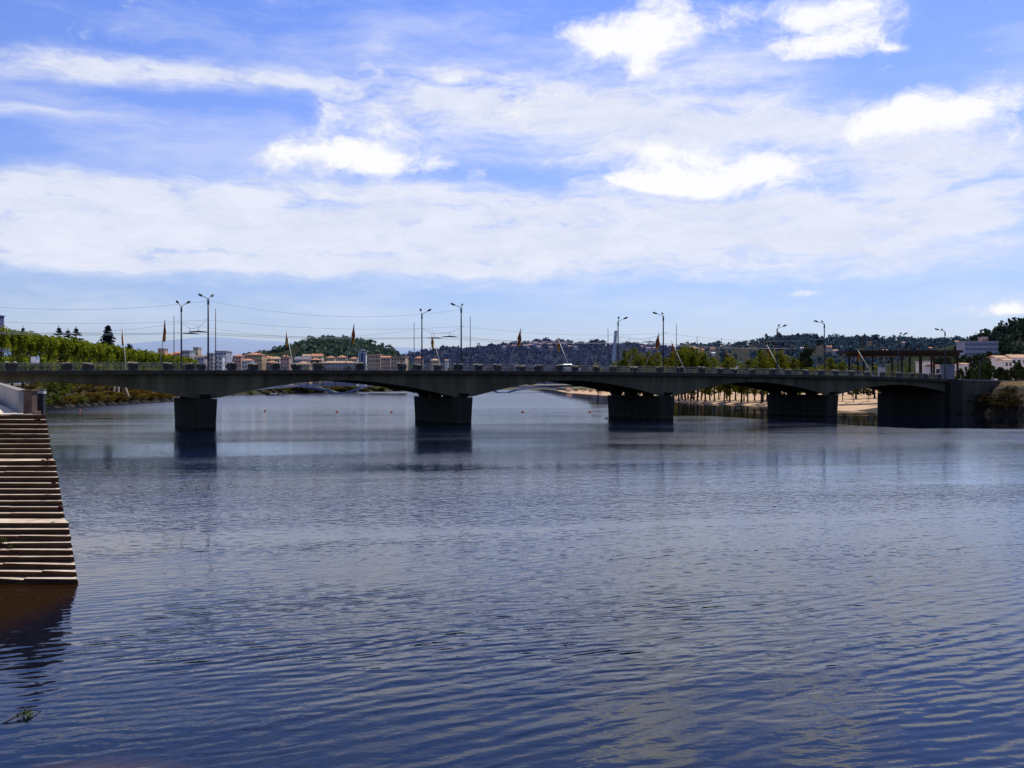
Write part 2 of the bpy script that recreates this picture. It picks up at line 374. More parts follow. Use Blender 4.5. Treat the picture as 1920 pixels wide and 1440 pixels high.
for s, nm in ((0, 'the two leftmost lamp posts'), (40, 'the third and fourth lamp posts'), (80, 'the fifth and sixth lamp posts')):
    t = empty('span_wire', (0, 0, 0), 0, f'cross wire slung over the road between {nm}, holding dark insulators', 'span wire', 'cross wires between lamp posts')
    A, B = BP(s + .3, .35, zdeck(s) + 7.3), BP(s - .5, 16.65, zdeck(s) + 7.7)
    def pt(k):
        p = A.lerp(B, k); p.z -= 1.1 * 4 * k * (1 - k); return p
    mb = MB(); mb.tube([pt(k / 14) for k in range(15)], .025, 4); mb.build('wire', WIREM, t)
    for b in (5.4, 11.6):
        q = pt((b - .35) / 16.3); c = BP(s, b, zdeck(s) + 5.75)
        mb = MB()
        for sg in (-1, 1): mb.tube([q, c + N2 * .4 * sg], .018, 4)
        h = mb.build('hanger', WIREM, t)
        mb = MB(); e = U2 * 1.0
        for sg in (-1, 1): mb.tube([c - e * 1.3 + N2 * .4 * sg, c - e + N2 * .4 * sg, c + N2 * .4 * sg + Vector((0, 0, .06)), c + e + N2 * .4 * sg, c + e * 1.3 + N2 * .4 * sg], [.02, .05, .1, .05, .02], 6)
        mb.tube([c - N2 * .45, c + N2 * .45], .05, 5); mb.build('insulator', INSUL, h)

# ------------------------------------------------------------------ flags
def flag_mat():
    m, nt, N, L = nodes_of('striped_flag_cloth')
    out = N.new('ShaderNodeOutputMaterial'); tc = N.new('ShaderNodeTexCoord'); sp = N.new('ShaderNodeSeparateXYZ'); L.new(tc.outputs['UV'], sp.inputs[0])
    rp = N.new('ShaderNodeValToRGB'); rp.color_ramp.interpolation = 'CONSTANT'; e = rp.color_ramp.elements
    e[0].position = 0; e[0].color = (.18, .03, .015, 1); e[1].position = .2; e[1].color = (.46, .25, .04, 1)
    for p, c in ((.45, (.16, .025, .015)), (.6, (.42, .22, .04)), (.86, (.03, .015, .02))): k = e.new(p); k.color = (*c, 1)
    L.new(sp.outputs[0], rp.inputs[0])
    df = N.new('ShaderNodeBsdfDiffuse'); tr = N.new('ShaderNodeBsdfTranslucent'); mx = N.new('ShaderNodeMixShader'); mx.inputs[0].default_value = .10
    L.new(rp.outputs[0], df.inputs[0]); L.new(rp.outputs[0], tr.inputs[0]); L.new(df.outputs[0], mx.inputs[1]); L.new(tr.outputs[0], mx.inputs[2]); L.new(mx.outputs[0], out.inputs[0])
    return m
FLAGM = flag_mat()
OUT, HGT = 5.3, 6.9
def make_flagpole():
    t = empty('leaning_flagpole')
    tip = Vector((0, -OUT, HGT))
    MB().tube([(0, 0, 0), tip], [.07, .045], 8).build('pole', POLEW, t, True)
    mb = MB(); mb.box(-.14, .14, -.1, .35, -.3, .25); mb.build('bracket', POLE, t)
    mb = MB(); mb.ball(tip + Vector((0, -.04, .06)), .09, 8, 5); mb.build('finial', POLEW, t, True)
    # flag draped in folds from the upper third of the pole
    nu, nv = 15, 13; vs = []; uv = []; d = -tip.normalized()
    for i in range(nu):
        a = i / (nu - 1)                    # 0 at the tip end .. 1 lower hoist end and fly edge
        top = tip + d * (.05 + 1.35 * a)
        for j in range(nv):
            v = j / (nv - 1)
            ln = 1.75 + .5 * math.sin(a * 2.6) - .2 * a
            fold = .17 * math.sin(a * 17 + v * 2.2) * (.35 + .65 * v)
            pinch = 1 - .3 * v
            c = tip + d * .75
            q = Vector((fold + .02, c.y + (top.y - c.y) * pinch, top.z - ln * v * (1 - .1 * a)))
            q.y += .12 * math.sin(v * 5 + a * 3) * v
            vs.append(q); uv.append((a, v))
    fs = [(i * nv + j, (i + 1) * nv + j, (i + 1) * nv + j + 1, i * nv + j + 1) for i in range(nu - 1) for j in range(nv - 1)]
    o = MB().add(vs, fs).build('flag', FLAGM, t, True)
    ul = o.data.uv_layers.new(name='UVMap')
    for lp in o.data.loops: ul.data[lp.index].uv = uv[lp.vertex_index]
    return t
fp = make_flagpole()
far = [237, 552, 830, 1072, 1288, 1470, 1641]; near = [299, 644, 947, 1203]
allf = sorted([(x, 17.95, math.pi, 'pale flagpole leaning away over the far side of the bridge with a red and yellow flag') for x in far] +
              [(x, -1.12, 0, 'flagpole leaning toward the camera from the near side of the bridge with a drooping shaded flag') for x in near])
for kind in (0, 1):
    sel = [q for q in allf if (q[2] > 1) == bool(kind)]
    nw = ['leftmost', 'second from left', 'third from left', 'fourth from left', 'fifth from left', 'sixth from left', 'rightmost']
    for i, (x, b, r, lab) in enumerate(sel):
        o = fp if (kind == 0 and i == 0) else copy_tree(fp)
        s = s_at(x, b); o.location = BP(s, b, zdeck(s) + (-.35 if not kind else .1)); o.rotation_euler = (0, R(random.uniform(-1.5, 1.5)), RZ + r)
        w = 'rightmost' if i == len(sel) - 1 else nw[i]
        lab2 = f'{w} of the {"pale flagpoles leaning away from the far railing" if kind else "flagpoles leaning toward the camera from the near railing"}'
        tag(o, lab2, 'flagpole', 'leaning flagpoles on the bridge')

# ------------------------------------------------------------------ flower troughs on the railing
def trough(seed):
    t = empty('flower_trough')
    mb = MB(); n = 12; vs = []; fs = []
    for z, rx, ry in ((.06, .62, .27), (.3, .72, .31), (.62, .8, .34), (.74, .84, .36), (.71, .74, .3)):
        vs += [(rx * math.cos(2 * math.pi * k / n), ry * math.sin(2 * math.pi * k / n), z) for k in range(n)]
    for j in range(4):
        for k in range(n): fs.append((j * n + k, j * n + (k + 1) % n, (j + 1) * n + (k + 1) % n, (j + 1) * n + k))
    fs += [tuple(range(n))[::-1], tuple(range(4 * n, 5 * n))]
    mb.add(vs, fs).build('bowl', TROUGH, t, True)
    mb = MB(); mb.box(-.5, .5, -.2, .2, -.02, .058); mb.build('stand', TROUGH, t)
    cc = [(rng.uniform(-.65, .65), rng.uniform(-.2, .2), 0.80 + rng.uniform(0, .14)) for _ in range(9)]
    C, U, V, T = clump_cloud(cc, [(.24, .2, .14)] * 9, 26, .17)
    o = bpy.data.objects.new('foliage', quads_mesh('foliage', C - np.array((0, 0, .06)), U, V, LF_DARK, T)); col.objects.link(o); o.parent = t
    cc = [(x, y, z + .1) for x, y, z in cc if rng.uniform() < .8]
    C, U, V, T = clump_cloud(cc, [(.24, .2, .09)] * len(cc), 24, .15)
    o = bpy.data.objects.new('blossoms', quads_mesh('blossoms', C, U, V, FLOWER, T)); col.objects.link(o); o.parent = t
    return t
protos = [trough(i) for i in range(4)]
pl = [22, 126, 166, 250, 316, 355, 378, 434, 475, 517, 556, 596, 675, 754, 783, 821, 860, 897, 933, 977, 1010, 1050, 1078, 1118, 1150, 1189, 1237, 1276, 1316, 1350, 1377, 1410, 1449, 1479, 1511, 1540, 1567, 1597, 1626, 1655, 1685, 1709, 1735, 1760]
ph = by_landmark(pl)
for i, x in enumerate(pl):
    o = protos[i] if i < 4 else copy_tree(protos[random.randrange(4)])
    s = s_at(x, -.1); o.location = BP(s, -.06, zdeck(s) + .08); o.rotation_euler = (0, 0, RZ + random.uniform(-.06, .06))
    o.scale = (random.uniform(.85, 1.15), 1, random.uniform(.85, 1.1))
    tag(o, 'flower trough with pale blossoms on the railing, ' + ph[i], 'flower trough', 'flower troughs along the bridge railing')

# small things on the bridge
t = empty('box_sign', BP(s_at(66, .3), .3, zdeck(-21) + .08), RZ - R(50), 'white square box sign on a short post above the left end of the bridge', 'sign')
MB().tube([(0, 0, 0), (0, 0, .95)], .05, 8).build('post', POLE, t)
MB().box(-.38, .38, -.36, .36, .95, 1.78).build('panel', surf('bright_white', (.9, .9, .88), .5, 3, .03), t, bevel=.02)
MB().box(-.41, .41, -.39, .39, 1.781, 1.83).build('cap', WHITEM, t)
LIGHTC = surf('pale_pinkish_concrete', (.50, .46, .46), .9, 1.2, .2)
t = empty('utility_cabinet', BP(s_at(1653, 1.2), 1.2, zdeck(133) + .08), RZ, 'pale grey upright cabinet standing on the bridge right of the rightmost flagpole', 'cabinet')
MB().box(-.68, .68, -.4, .4, .12, 2.0).build('body', LIGHTC, t, bevel=.03)
MB().box(-.74, .74, -.46, .46, 2.001, 2.1).build('cap', PAVE, t)
MB().box(-.72, .72, -.44, .44, 0, .119).build('plinth', PAVE, t)
MB().box(-.6, -.02, -.418, -.402, .22, 1.9).build('door', LIGHTC, t); MB().box(.02, .6, -.418, -.402, .22, 1.9).build('door', LIGHTC, t)
PGREY = surf('grey_end_pillar', (.21, .205, .23), .9, .8, .3, streak=True)
t = empty('end_pillar', BP(S1 + 1.5, .75, zdeck(S1)), RZ, 'broad grey pillar closing the railing at the right end of the bridge', 'pillar')
MB().box(-1.1, 1.1, -.9, .9, -.02, 3.1).build('shaft', PGREY, t, bevel=.04); MB().box(-1.2, 1.2, -1.0, 1.0, 3.101, 3.3).build('cap', PGREY, t)
MB().box(-1.18, 1.18, -.98, .98, .0, .35).build('plinth', PGREY, t)

# car on the bridge
def make_car():
    CAR = surf('silver_car_paint', (.42, .43, .45), .3, 2, .05, metal=.3, spec=.5); TYRE = surf('black_rubber', (.02, .02, .02), .9, 4, .2); RIM = surf('alloy_rim', (.4, .4, .42), .4, 4, .1, metal=.6)
    LAMPW = surf('clear_lamp', (.7, .7, .68), .2, 3, .05); LAMPR = surf('red_lamp', (.4, .02, .02), .3, 3, .1)
    s = s_at(1066, 5.2)
    t = empty('parked_car', BP(s, 5.2, zdeck(s) - .045), RZ, 'silver car with sunlit roof on the bridge roadway above the middle of the river', 'car')
    t.name = 'car'
    prof = [(-2.1, .32), (2.08, .32), (2.15, .5), (2.1, .74), (1.25, .9), (-1.9, .95), (-2.15, .8)]
    MB().prism(prof, 'y', -.84, .84).build('body', CAR, t, bevel=.05)
    mb = MB(); mb.hexa([(-1.8, -.78, .93), (1.15, -.78, .9), (1.15, .78, .9), (-1.8, .78, .93)], [(-1.35, -.6, 1.42), (.35, -.6, 1.44), (.35, .6, 1.44), (-1.35, .6, 1.42)])
    mb.build('cabin', GLASS, t)
    MB().hexa([(-1.4, -.63, 1.421), (.4, -.63, 1.441), (.4, .63, 1.441), (-1.4, .63, 1.421)], [(-1.3, -.55, 1.47), (.28, -.55, 1.49), (.28, .55, 1.49), (-1.3, .55, 1.47)]).build('roof', CAR, t, bevel=.02)
    for x in (-1.32, 1.35):
        for y in (-.78, .78):
            w = MB(); w.tube([(x, y - .1, .32), (x, y + .1, .32)], .32, 18); wo = w.build('wheel', TYRE, t)
            sg = 1 if y > 0 else -1
            MB().tube([(x, y + .1 * sg, .32), (x, y + .115 * sg, .32)], .2, 14).build('rim', RIM, wo)
    for y in (-.62, .62):
        MB().box(2.08, 2.16, y - .16, y + .16, .58, .72).build('headlight', LAMPW, t); MB().box(-2.17, -2.09, y - .14, y + .14, .66, .84).build('tail_light', LAMPR, t)
make_car()

# people on the near pavement
SKIN = surf('skin', (.42, .25, .18), .6, 6, .1); HAIRM = surf('dark_hair', (.02, .015, .012), .7, 8, .3)
def skin_mesh(name, J, E, mat, parent, sub=1):
    me = bpy.data.meshes.new(name); me.from_pydata([j[0] for j in J], E, []); o = bpy.data.objects.new(name, me); col.objects.link(o)
    sm = o.modifiers.new('skin', 'SKIN'); o.modifiers.new('sub', 'SUBSURF').levels = sub; o.modifiers['sub'].render_levels = sub
    for i, j in enumerate(J):
        v = me.skin_vertices[0].data[i]; r = j[1]; v.radius = (r, r) if not hasattr(r, '__len__') else r; v.use_root = (i == 0)
    bpy.context.view_layer.update()
    dg = bpy.context.evaluated_depsgraph_get(); m2 = bpy.data.meshes.new_from_object(o.evaluated_get(dg)); o.modifiers.clear()
    m2.materials.clear(); m2.materials.append(mat); m2.name = name; o.data = m2; m2.polygons.foreach_set('use_smooth', [True] * len(m2.polygons)); o.parent = parent
    return o
def person(label, s, b, rz, shirt, trous, stride=.14, h=1.0):
    t = empty('person', BP(s, b, zdeck(s) + .085), RZ + rz, label, 'person', 'people walking on the bridge'); t.scale = (h, h, h)
    S = stride
    J = [((0, 0, .95), .12), ((0, 0, 1.15), .115), ((0, 0, 1.36), .13), ((0, 0, 1.46), .062), ((.01, 0, 1.53), .058), ((.02, 0, 1.6), .09), ((.015, 0, 1.68), .078),
         ((.125, 0, 1.585), .014),                                             # nose
         ((0, .17, 1.37), .055), ((-.07, .22, 1.12), .042), ((.03, .22, .88), .032), ((.06, .21, .8), .03),
         ((0, -.17, 1.37), .055), ((.07, -.22, 1.12), .042), ((.16, -.22, .89), .032), ((.19, -.21, .81), .03),
         ((.01, .09, .9), .085), ((S * .55, .1, .5), .058), ((S, .1, .09), .042), ((S + .15, .11, .04), .036),
         ((-.01, -.09, .9), .085), ((-S * .4, -.1, .5), .058), ((-S, -.1, .09), .042), ((-S + .15, -.11, .04), .036)]
    E = [(0, 1), (1, 2), (2, 3), (3, 4), (4, 5), (5, 6), (5, 7), (2, 8), (8, 9), (9, 10), (10, 11), (2, 12), (12, 13), (13, 14), (14, 15),
         (0, 16), (16, 17), (17, 18), (18, 19), (0, 20), (20, 21), (21, 22), (22, 23)]
    for base in (11, 15):                                                      # five fingers on each hand
        c = Vector(J[base][0])
        for k, (dx, dy, dz) in enumerate(((-.03, 0, -.07), (-.01, 0, -.085), (.01, 0, -.085), (.03, 0, -.075), (.045, .01, -.02))):
            J.append((tuple(c + Vector((dx, dy, dz))), .009)); E.append((base, len(J) - 1))
    skin_mesh('body', J, E, SKIN, t)
    skin_mesh('shirt', [((0, 0, .93), (.15, .13)), ((0, 0, 1.15), .135), ((0, 0, 1.36), .15), ((0, .18, 1.37), .072), ((-.05, .215, 1.16), .06), ((0, -.18, 1.37), .072), ((.05, -.215, 1.16), .06), ((0, 0, 1.44), .075)],
              [(0, 1), (1, 2), (2, 3), (3, 4), (2, 5), (5, 6), (2, 7)], shirt, t)
    skin_mesh('trousers', [((0, 0, .98), .135), ((.01, .09, .9), .1), ((S * .55, .1, .5), .075), ((S, .1, .1), .06), ((-.01, -.09, .9), .1), ((-S * .4, -.1, .5), .075), ((-S, -.1, .1), .06)],
              [(0, 1), (1, 2), (2, 3), (0, 4), (4, 5), (5, 6)], trous, t)
    MB().ball((-.012, 0, 1.66), (.1, .095, .085), 12, 8).build('hair', HAIRM, t, True)
def cloth(n, c): return surf('cloth_' + n, c, .9, 8, .15)
person('person in a white shirt with dark hair walking on the bridge', s_at(1382, 1.3), 1.3, 0, cloth('white', (.7, .7, .7)), cloth('jeans', (.05, .06, .1)))
person('person in a dark red top walking on the bridge, left of the white shirted walker', s_at(1351, 2.0), 2.0, math.pi, cloth('red', (.16, .04, .035)), cloth('black', (.02, .02, .02)), h=.96)
person('person in a pink top on the bridge, right of the eighth lamp post', s_at(1588, 1.2), 1.2, math.pi, cloth('pink', (.5, .28, .25)), cloth('jeans', (.05, .06, .1)), h=.95)

#--PART2--
# ------------------------------------------------------------------ ground, banks, water
LSH = [(-300, -150), (139, -150), (141, -76), (200, -100), (260, -123), (378, -130), (480, -150), (585, -165), (700, -150), (867, -127), (1050, -70), (1300, 38)]
RSH = [(-300, 230), (100, 170), (150, 130), (190, 112), (202, 105), (212, 99), (224, 86), (244, 83), (293, 76), (355, 60), (532, 53), (585, 54), (780, 42), (1171, 48), (1300, 44)]
def interp(t, y):
    if y <= t[0][0]: return t[0][1]
    for (a, b), (c, d) in zip(t[:-1], t[1:]):
        if y <= c: return b + (d - b) * (y - a) / (c - a)
    return t[-1][1]
LP = [(-7, -3), (0, -.08), (3, 1.5), (8, 4.2), (14, 5.4), (40, 6), (200, 7), (900, 8), (7000, 10)]
RG = [(-7, -2), (0, -.06), (4, .5), (30, 1.5), (80, 3.0), (200, 4.5), (900, 6), (7000, 10)]
RS = [(-5, -3), (0, -.1), (4, 2.6), (9, 5.4), (14, 6.9), (40, 7.1), (200, 7.2), (7000, 10)]
def rmix(y): return min(1, max(0, (y - 224) / 14))
def gz(x, y):                               # ground height
    l, r = interp(LSH, y), interp(RSH, y)
    if x < l: return interp(LP, l - x)
    if x > r:
        k = rmix(y); return interp(RS, x - r) * (1 - k) + interp(RG, x - r) * k
    return -3
def make_ground():
    ys = sorted(set([-300, -100, 0, 60, 100, 139, 141] + list(range(150, 420, 9)) + list(range(420, 900, 24)) + [p[0] for p in LSH + RSH] + [950, 1000, 1100, 1200, 1400, 1700, 2500, 4000, 7000, 12000]))
    dl = [7000, 2500, 900, 400, 200, 90, 40, 24, 14, 11, 8, 5.5, 3, 1.2, 0, -3, -7]; dr = [-7, -3, 0, 1.2, 2.5, 4, 6.5, 9, 11.5, 14, 22, 30, 45, 60, 80, 110, 200, 400, 900, 2500, 7000]
    vs = []; mats = []; nc = len(dl) + len(dr)
    for y in ys:
        l, r = interp(LSH, y), interp(RSH, y); k = rmix(y)
        for d in dl: vs.append((l - d, y, interp(LP, d) + (random.uniform(-.3, .3) if 2 < d < 100 else 0)))
        for d in dr: vs.append((r + d, y, interp(RS, d) * (1 - k) + interp(RG, d) * k + (random.uniform(-.25, .25) * (1 - k * .8) if 1 < d < 60 else 0)))
    fs = []
    for i in range(len(ys) - 1):
        for j in range(nc - 1):
            fs.append((i * nc + j, i * nc + j + 1, (i + 1) * nc + j + 1, (i + 1) * nc + j))
            y = ys[i]; m = 0
            if j >= len(dl) - 1:
                d = dr[max(0, j - len(dl))]
                m = 1 if (236 < y < 1000 and d <= 110) else (2 if y < 250 and d < 60 else 0)
                if y < 250 and 11 <= d <= 14 and y > 208: m = 3
            elif dl[j] < 60 and y < 900: m = 2
            mats.append(m)
    o = MB().add(vs, fs).build('ground', GRND); o.data.materials.append(SAND); o.data.materials.append(EARTH)
    o.data.materials.append(surf('dry_grass_slope', (.24, .14, .06), .95, .4, .4, c2=(.10, .07, .025)))
    o.data.polygons.foreach_set('material_index', mats); tag(o, kind='structure')
make_ground()

def water_mat():
    m, nt, N, L = nodes_of('river_water')
    out = N.new('ShaderNodeOutputMaterial'); b = N.new('ShaderNodeBsdfPrincipled'); L.new(b.outputs[0], out.inputs[0])
    tc = N.new('ShaderNodeTexCoord'); pos = tc.outputs['Object']
    def mth(op, a, b_=None, c=None):
        n = N.new('ShaderNodeMath'); n.operation = op
        for i, v in enumerate((a, b_, c)):
            if v is None: continue
            if isinstance(v, (int, float)): n.inputs[i].default_value = v
            else: L.new(v, n.inputs[i])
        return n.outputs[0]
    def ramp(v, a0, a1, b0, b1):
        n = N.new('ShaderNodeMapRange'); n.interpolation_type = 'SMOOTHSTEP'; L.new(v, n.inputs[0])
        for i, q in enumerate((a0, a1, b0, b1)): n.inputs[i + 1].default_value = q
        return n.outputs[0]
    def noise(rot, sx, sy, scale, detail=2, rough=.5, dist=0):
        mp = N.new('ShaderNodeMapping'); L.new(pos, mp.inputs[0]); mp.inputs['Rotation'].default_value = (0, 0, -rot); mp.inputs['Scale'].default_value = (1, 1, 1)
        mp2 = N.new('ShaderNodeMapping'); L.new(mp.outputs[0], mp2.inputs[0]); mp2.inputs['Scale'].default_value = (sx, sy, 1)
        n = N.new('ShaderNodeTexNoise'); L.new(mp2.outputs[0], n.inputs['Vector']); n.inputs['Scale'].default_value = scale; n.inputs['Detail'].default_value = detail; n.inputs['Roughness'].default_value = rough
        n.inputs['Distortion'].default_value = dist
        return n.outputs[0]
    sep = N.new('ShaderNodeSeparateXYZ'); L.new(pos, sep.inputs[0]); Y = sep.outputs[1]; X = sep.outputs[0]
    # wind patches: long streaks lying across the river
    patch = ramp(noise(R(10), .22, 1, .055, 3, .55, .4), .36, .66, .3, 1.45)
    calm = ramp(noise(R(-8), .16, 1, .03, 2, .5, .3), .4, .6, .6, 1.2)
    amp = mth('MULTIPLY', patch, calm)
    # beyond the bridge the river lies in the lee: smaller waves
    lee = mth('MULTIPLY', ramp(Y, 30, 75, 1.0, .9), mth('MULTIPLY', ramp(Y, 95, 125, 1.0, 1.7), ramp(Y, 160, 215, 1.0, .65)))
    shelter = mth('MULTIPLY', ramp(X, -12.5, -8, .35, 1), 1.0); lee = mth('MULTIPLY', lee, mth('MAXIMUM', shelter, ramp(Y, 30, 40, 0, 1)))
    amp = mth('MULTIPLY', amp, lee)
    # a sheltered, mirror-like sheet along the right bank with a sharp wind line
    line = ramp(X, 36, 60, 201, 141)
    edge = mth('ADD', mth('SUBTRACT', Y, line), mth('MULTIPLY', mth('SUBTRACT', noise(0, 1, 1, .08, 3), .5), 10))
    mirror = ramp(edge, -1.5, 1.5, 0, 1); mirror = mth('MULTIPLY', mirror, ramp(X, 14, 34, 0, 1))
    amp = mth('MULTIPLY', amp, mth('SUBTRACT', 1.0, mth('MULTIPLY', mirror, .90)))
    crest = R(24)
    l1 = noise(crest, .5, 1, 1.9, 1.2, .45, .45)
    l2 = noise(R(33), .42, 1, .62, 1, .4, .3)
    l3 = noise(R(14), .55, 1, 3.8, 1, .4, .5)
    l4 = noise(R(-20), .7, 1, 8.5, 2, .5, .3)
    # wave trains: gently bent parallel crests, coming and going in patches
    def train(rot, lam, bend, seed):
        c_, s_ = math.cos(rot), math.sin(rot)
        yr = mth('SUBTRACT', mth('MULTIPLY', Y, c_), mth('MULTIPLY', X, s_))
        ph = mth('MULTIPLY_ADD', noise(rot + .3, .6, .9, bend, 2), 12.0, mth('MULTIPLY', yr, 2 * math.pi / lam))
        return mth('MULTIPLY', mth('SINE', ph), ramp(noise(seed, .5, 1, .16, 2), .36, .66, .15, 1.2))
    tw = mth('ADD', train(R(32), .54, .42, .2), mth('MULTIPLY', train(R(14), .36, .55, 1.1), .5))
    h = mth('MULTIPLY', l1, ramp(Y, 16, 62, .036, .016))
    h = mth('ADD', h, mth('MULTIPLY', tw, ramp(Y, 22, 60, .0044, .0016)))
    h = mth('ADD', h, mth('MULTIPLY', l2, ramp(Y, 20, 60, .045, .012)))
    h = mth('ADD', h, mth('MULTIPLY', l3, ramp(Y, 17, 42, .008, .022)))
    h = mth('ADD', h, mth('MULTIPLY', l4, ramp(Y, 40, 130, .003, .012)))
    h = mth('ADD', h, mth('MULTIPLY', l3, ramp(Y, 185, 270, 0, .035)))
    h = mth('MULTIPLY', h, amp)
    bp = N.new('ShaderNodeBump'); bp.inputs['Strength'].default_value = 1; bp.inputs['Distance'].default_value = 1; L.new(h, bp.inputs['Height'])
    L.new(bp.outputs[0], b.inputs['Normal'])
    rg = mth('MULTIPLY', mth('MULTIPLY', ramp(Y, 30, 120, .008, .10), ramp(Y, 200, 330, 1.0, 2.4)), mth('SUBTRACT', 1.0, mth('MULTIPLY', mirror, .85)))
    L.new(rg, b.inputs['Roughness'])
    b.inputs['Specular Tint'].default_value = (.84, .94, 1.0, 1); b.inputs['IOR'].default_value = 1.34; b.inputs['Specular IOR Level'].default_value = .5
    # deep blue body, brown shoal near the quay foot
    sx = mth('MULTIPLY', mth('ADD', X, 6.6), .55); sy = mth('MULTIPLY', mth('ADD', Y, -15.6), .9)
    d = mth('ADD', mth('MULTIPLY', sx, sx), mth('MULTIPLY', sy, sy))
    sh = ramp(mth('ADD', d, mth('MULTIPLY', noise(0, 1, 1, 1.2, 3), .8)), .5, 1.9, .8, 0)
    mx = N.new('ShaderNodeMix'); mx.data_type = 'RGBA'; L.new(sh, mx.inputs[0]); mx.inputs[6].default_value = (.0006, .0032, .012, 1); mx.inputs[7].default_value = (.05, .03, .016, 1)
    br_ = mth('MULTIPLY', ramp(X, -13.9, -12.2, 1, 0), ramp(Y, 22, 28.5, 0, 1)); br_ = mth('MULTIPLY', br_, ramp(Y, 40, 46, 1, 0))
    m3 = N.new('ShaderNodeMix'); m3.data_type = 'RGBA'; L.new(mth('MULTIPLY', ramp(Y, 26, 55, 0, 1), ramp(Y, 84, 108, 1, 0)), m3.inputs[0]); L.new(mx.outputs[2], m3.inputs[6]); m3.inputs[7].default_value = (.003, .015, .052, 1)
    m2 = N.new('ShaderNodeMix'); m2.data_type = 'RGBA'; L.new(br_, m2.inputs[0]); L.new(m3.outputs[2], m2.inputs[6]); m2.inputs[7].default_value = (.020, .009, .003, 1)
    L.new(m2.outputs[2], b.inputs['Base Color'])
    return m
mb = MB(); nx, ny = 2, 2
mb.add([(-260, -120, 0), (300, -120, 0), (300, 1420, 0), (-260, 1420, 0)], [(0, 1, 2, 3)])
tag(mb.build('water', water_mat()), kind='structure')

# quay behind the stairs
q = MB(); q.prism([(-20.0, 41.05), (-34.9, 66.2), (-75.5, 141), (-152, 141), (-152, 41.05)], 'z', -4, 5.12)
tag(q.build('quay', RAMP), kind='structure')
mb = MB()
mb.add([(-20.6, 41.06, 5.124), (-60, 41.06, 5.124), (-60, 90, 5.6), (-47.0, 90, 5.6), (-35.1, 66, 5.38)], [(0, 1, 2, 3, 4)])
mb.add([(-20.6, 41.06, 5.121), (-60, 41.06, 5.121)], []) 
tag(mb.build('quay_ramp', RAMP), kind='structure')

# stone stairs down to the water
def make_stairs():
    t = empty('stone_stairs', (-19.5, 41, 0), 0, 'broad flight of worn stone stairs with two landings descending from the quay into the river', 'stairs')
    off = Vector((-19.5, 41, 0)); n = 28; D = 31.3; z = .17
    rows = []
    for k in range(n):
        dep = 1.22 if k in (8, 18) else .31
        rows.append((D, dep, z)); D += dep; z += .1825
    sc_ = (41.05 - 31.3) / (D - 31.3)
    core = MB(); lipmb = []
    r_ = random.Random(3)
    for k, (d, dep, z) in enumerate(rows):
        d = 31.3 + (d - 31.3) * sc_; dep *= sc_
        xr = -13.85 - (d - 31.3) * .58
        y1 = 41.04
        y1 = 41.04; xb = -13.85 - (y1 - 31.3) * .58; e_ = .03 - .0005 * k; zb_, zt_ = (-3 if k == 0 else z - .177), z - .085
        pl_ = [(-46 - off.x, d + .035 - off.y), (xr + e_ - off.x, d + .035 - off.y), (xb + e_ - off.x, y1 - .001 * k - off.y), (-46 - off.x, y1 - .001 * k - off.y)]
        core.prism(pl_, 'z', zb_, zt_)
        # tread slabs: long stones butted end to end
        mb = MB(); x = xr + r_.uniform(0, .06); 
        while x > -22 - (d - 31) * .4 - 4:
            ln = r_.uniform(1.5, 3.4) if k > 3 else r_.uniform(.9, 2.4)
            tilt = r_.uniform(-.015, .015) * (2.2 if k < 6 else .8); f = r_.uniform(-.02, .025)
            a0, a1 = x - ln + .012, x
            y0 = d - .02 + f - off.y; yb = d + dep + .05 - off.y
            zb = z - .083; zt = z + r_.uniform(-.006, .006)
            a1b = min(a1, xr - (dep + .05) * .58 + .02); a0b = min(a0, a1b - .3)
            mb.hexa([(a0 - off.x, y0, zb), (a1 - off.x, y0, zb), (a1b - off.x, yb, zb), (a0b - off.x, yb, zb)],
                    [(a0 - off.x, y0, zt - tilt), (a1 - off.x, y0, zt + tilt), (a1b - off.x, yb, zt), (a0b - off.x, yb, zt)])
            x -= ln
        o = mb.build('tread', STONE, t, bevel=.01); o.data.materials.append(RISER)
        for pg in o.data.polygons: pg.material_index = 1 if abs(pg.normal.z) < .5 else 0  # upright slab faces take the riser colour with its painted shade
        if k in (8, 18): o.name = 'landing'
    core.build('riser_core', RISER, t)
make_stairs()

# parapet wall and end post at the head of the stairs
a = Vector((-21.05, 42.0, 0)); d = Vector((-13.5, 24.3, 0)).normalized(); nrm = Vector((d.y, -d.x, 0))
t = empty('parapet_wall', a, 0, 'grey concrete parapet wall running back along the quay from the stair head', 'wall')
mb = MB(); L0 = 29.0
def wp(k, o, z): return d * k + nrm * o + Vector((0, 0, z))
mb.hexa([wp(.4, 0, 4.9), wp(.4, .34, 4.9), wp(60, .34, 5.0), wp(60, 0, 5.0)], [wp(.4, 0, 6.04), wp(.4, .34, 6.04), wp(60, .34, 6.65), wp(60, 0, 6.65)]); mb.build('panel', WALLG, t)
mb = MB(); mb.hexa([wp(.4, -.03, 6.042), wp(.4, .37, 6.042), wp(60, .37, 6.652), wp(60, -.03, 6.652)], [wp(.4, -.03, 6.1), wp(.4, .37, 6.1), wp(60, .37, 6.71), wp(60, -.03, 6.71)]); mb.build('coping', PAVE, t)
t = empty('gate_post', (-20.35, 41.55, 4.6), R(-6), 'square brown stone post at the top right corner of the stairs', 'post')
MB().box(-.19, .19, -.2, .2, 0, 1.46).build('shaft', POSTM, t, bevel=.015); MB().box(-.24, .24, -.25, .25, 1.461, 1.53).build('cap', POSTM, t, bevel=.01); MB().box(-.02, .32, -.27, .27, 0, .62).build('base', POSTM, t, bevel=.015)
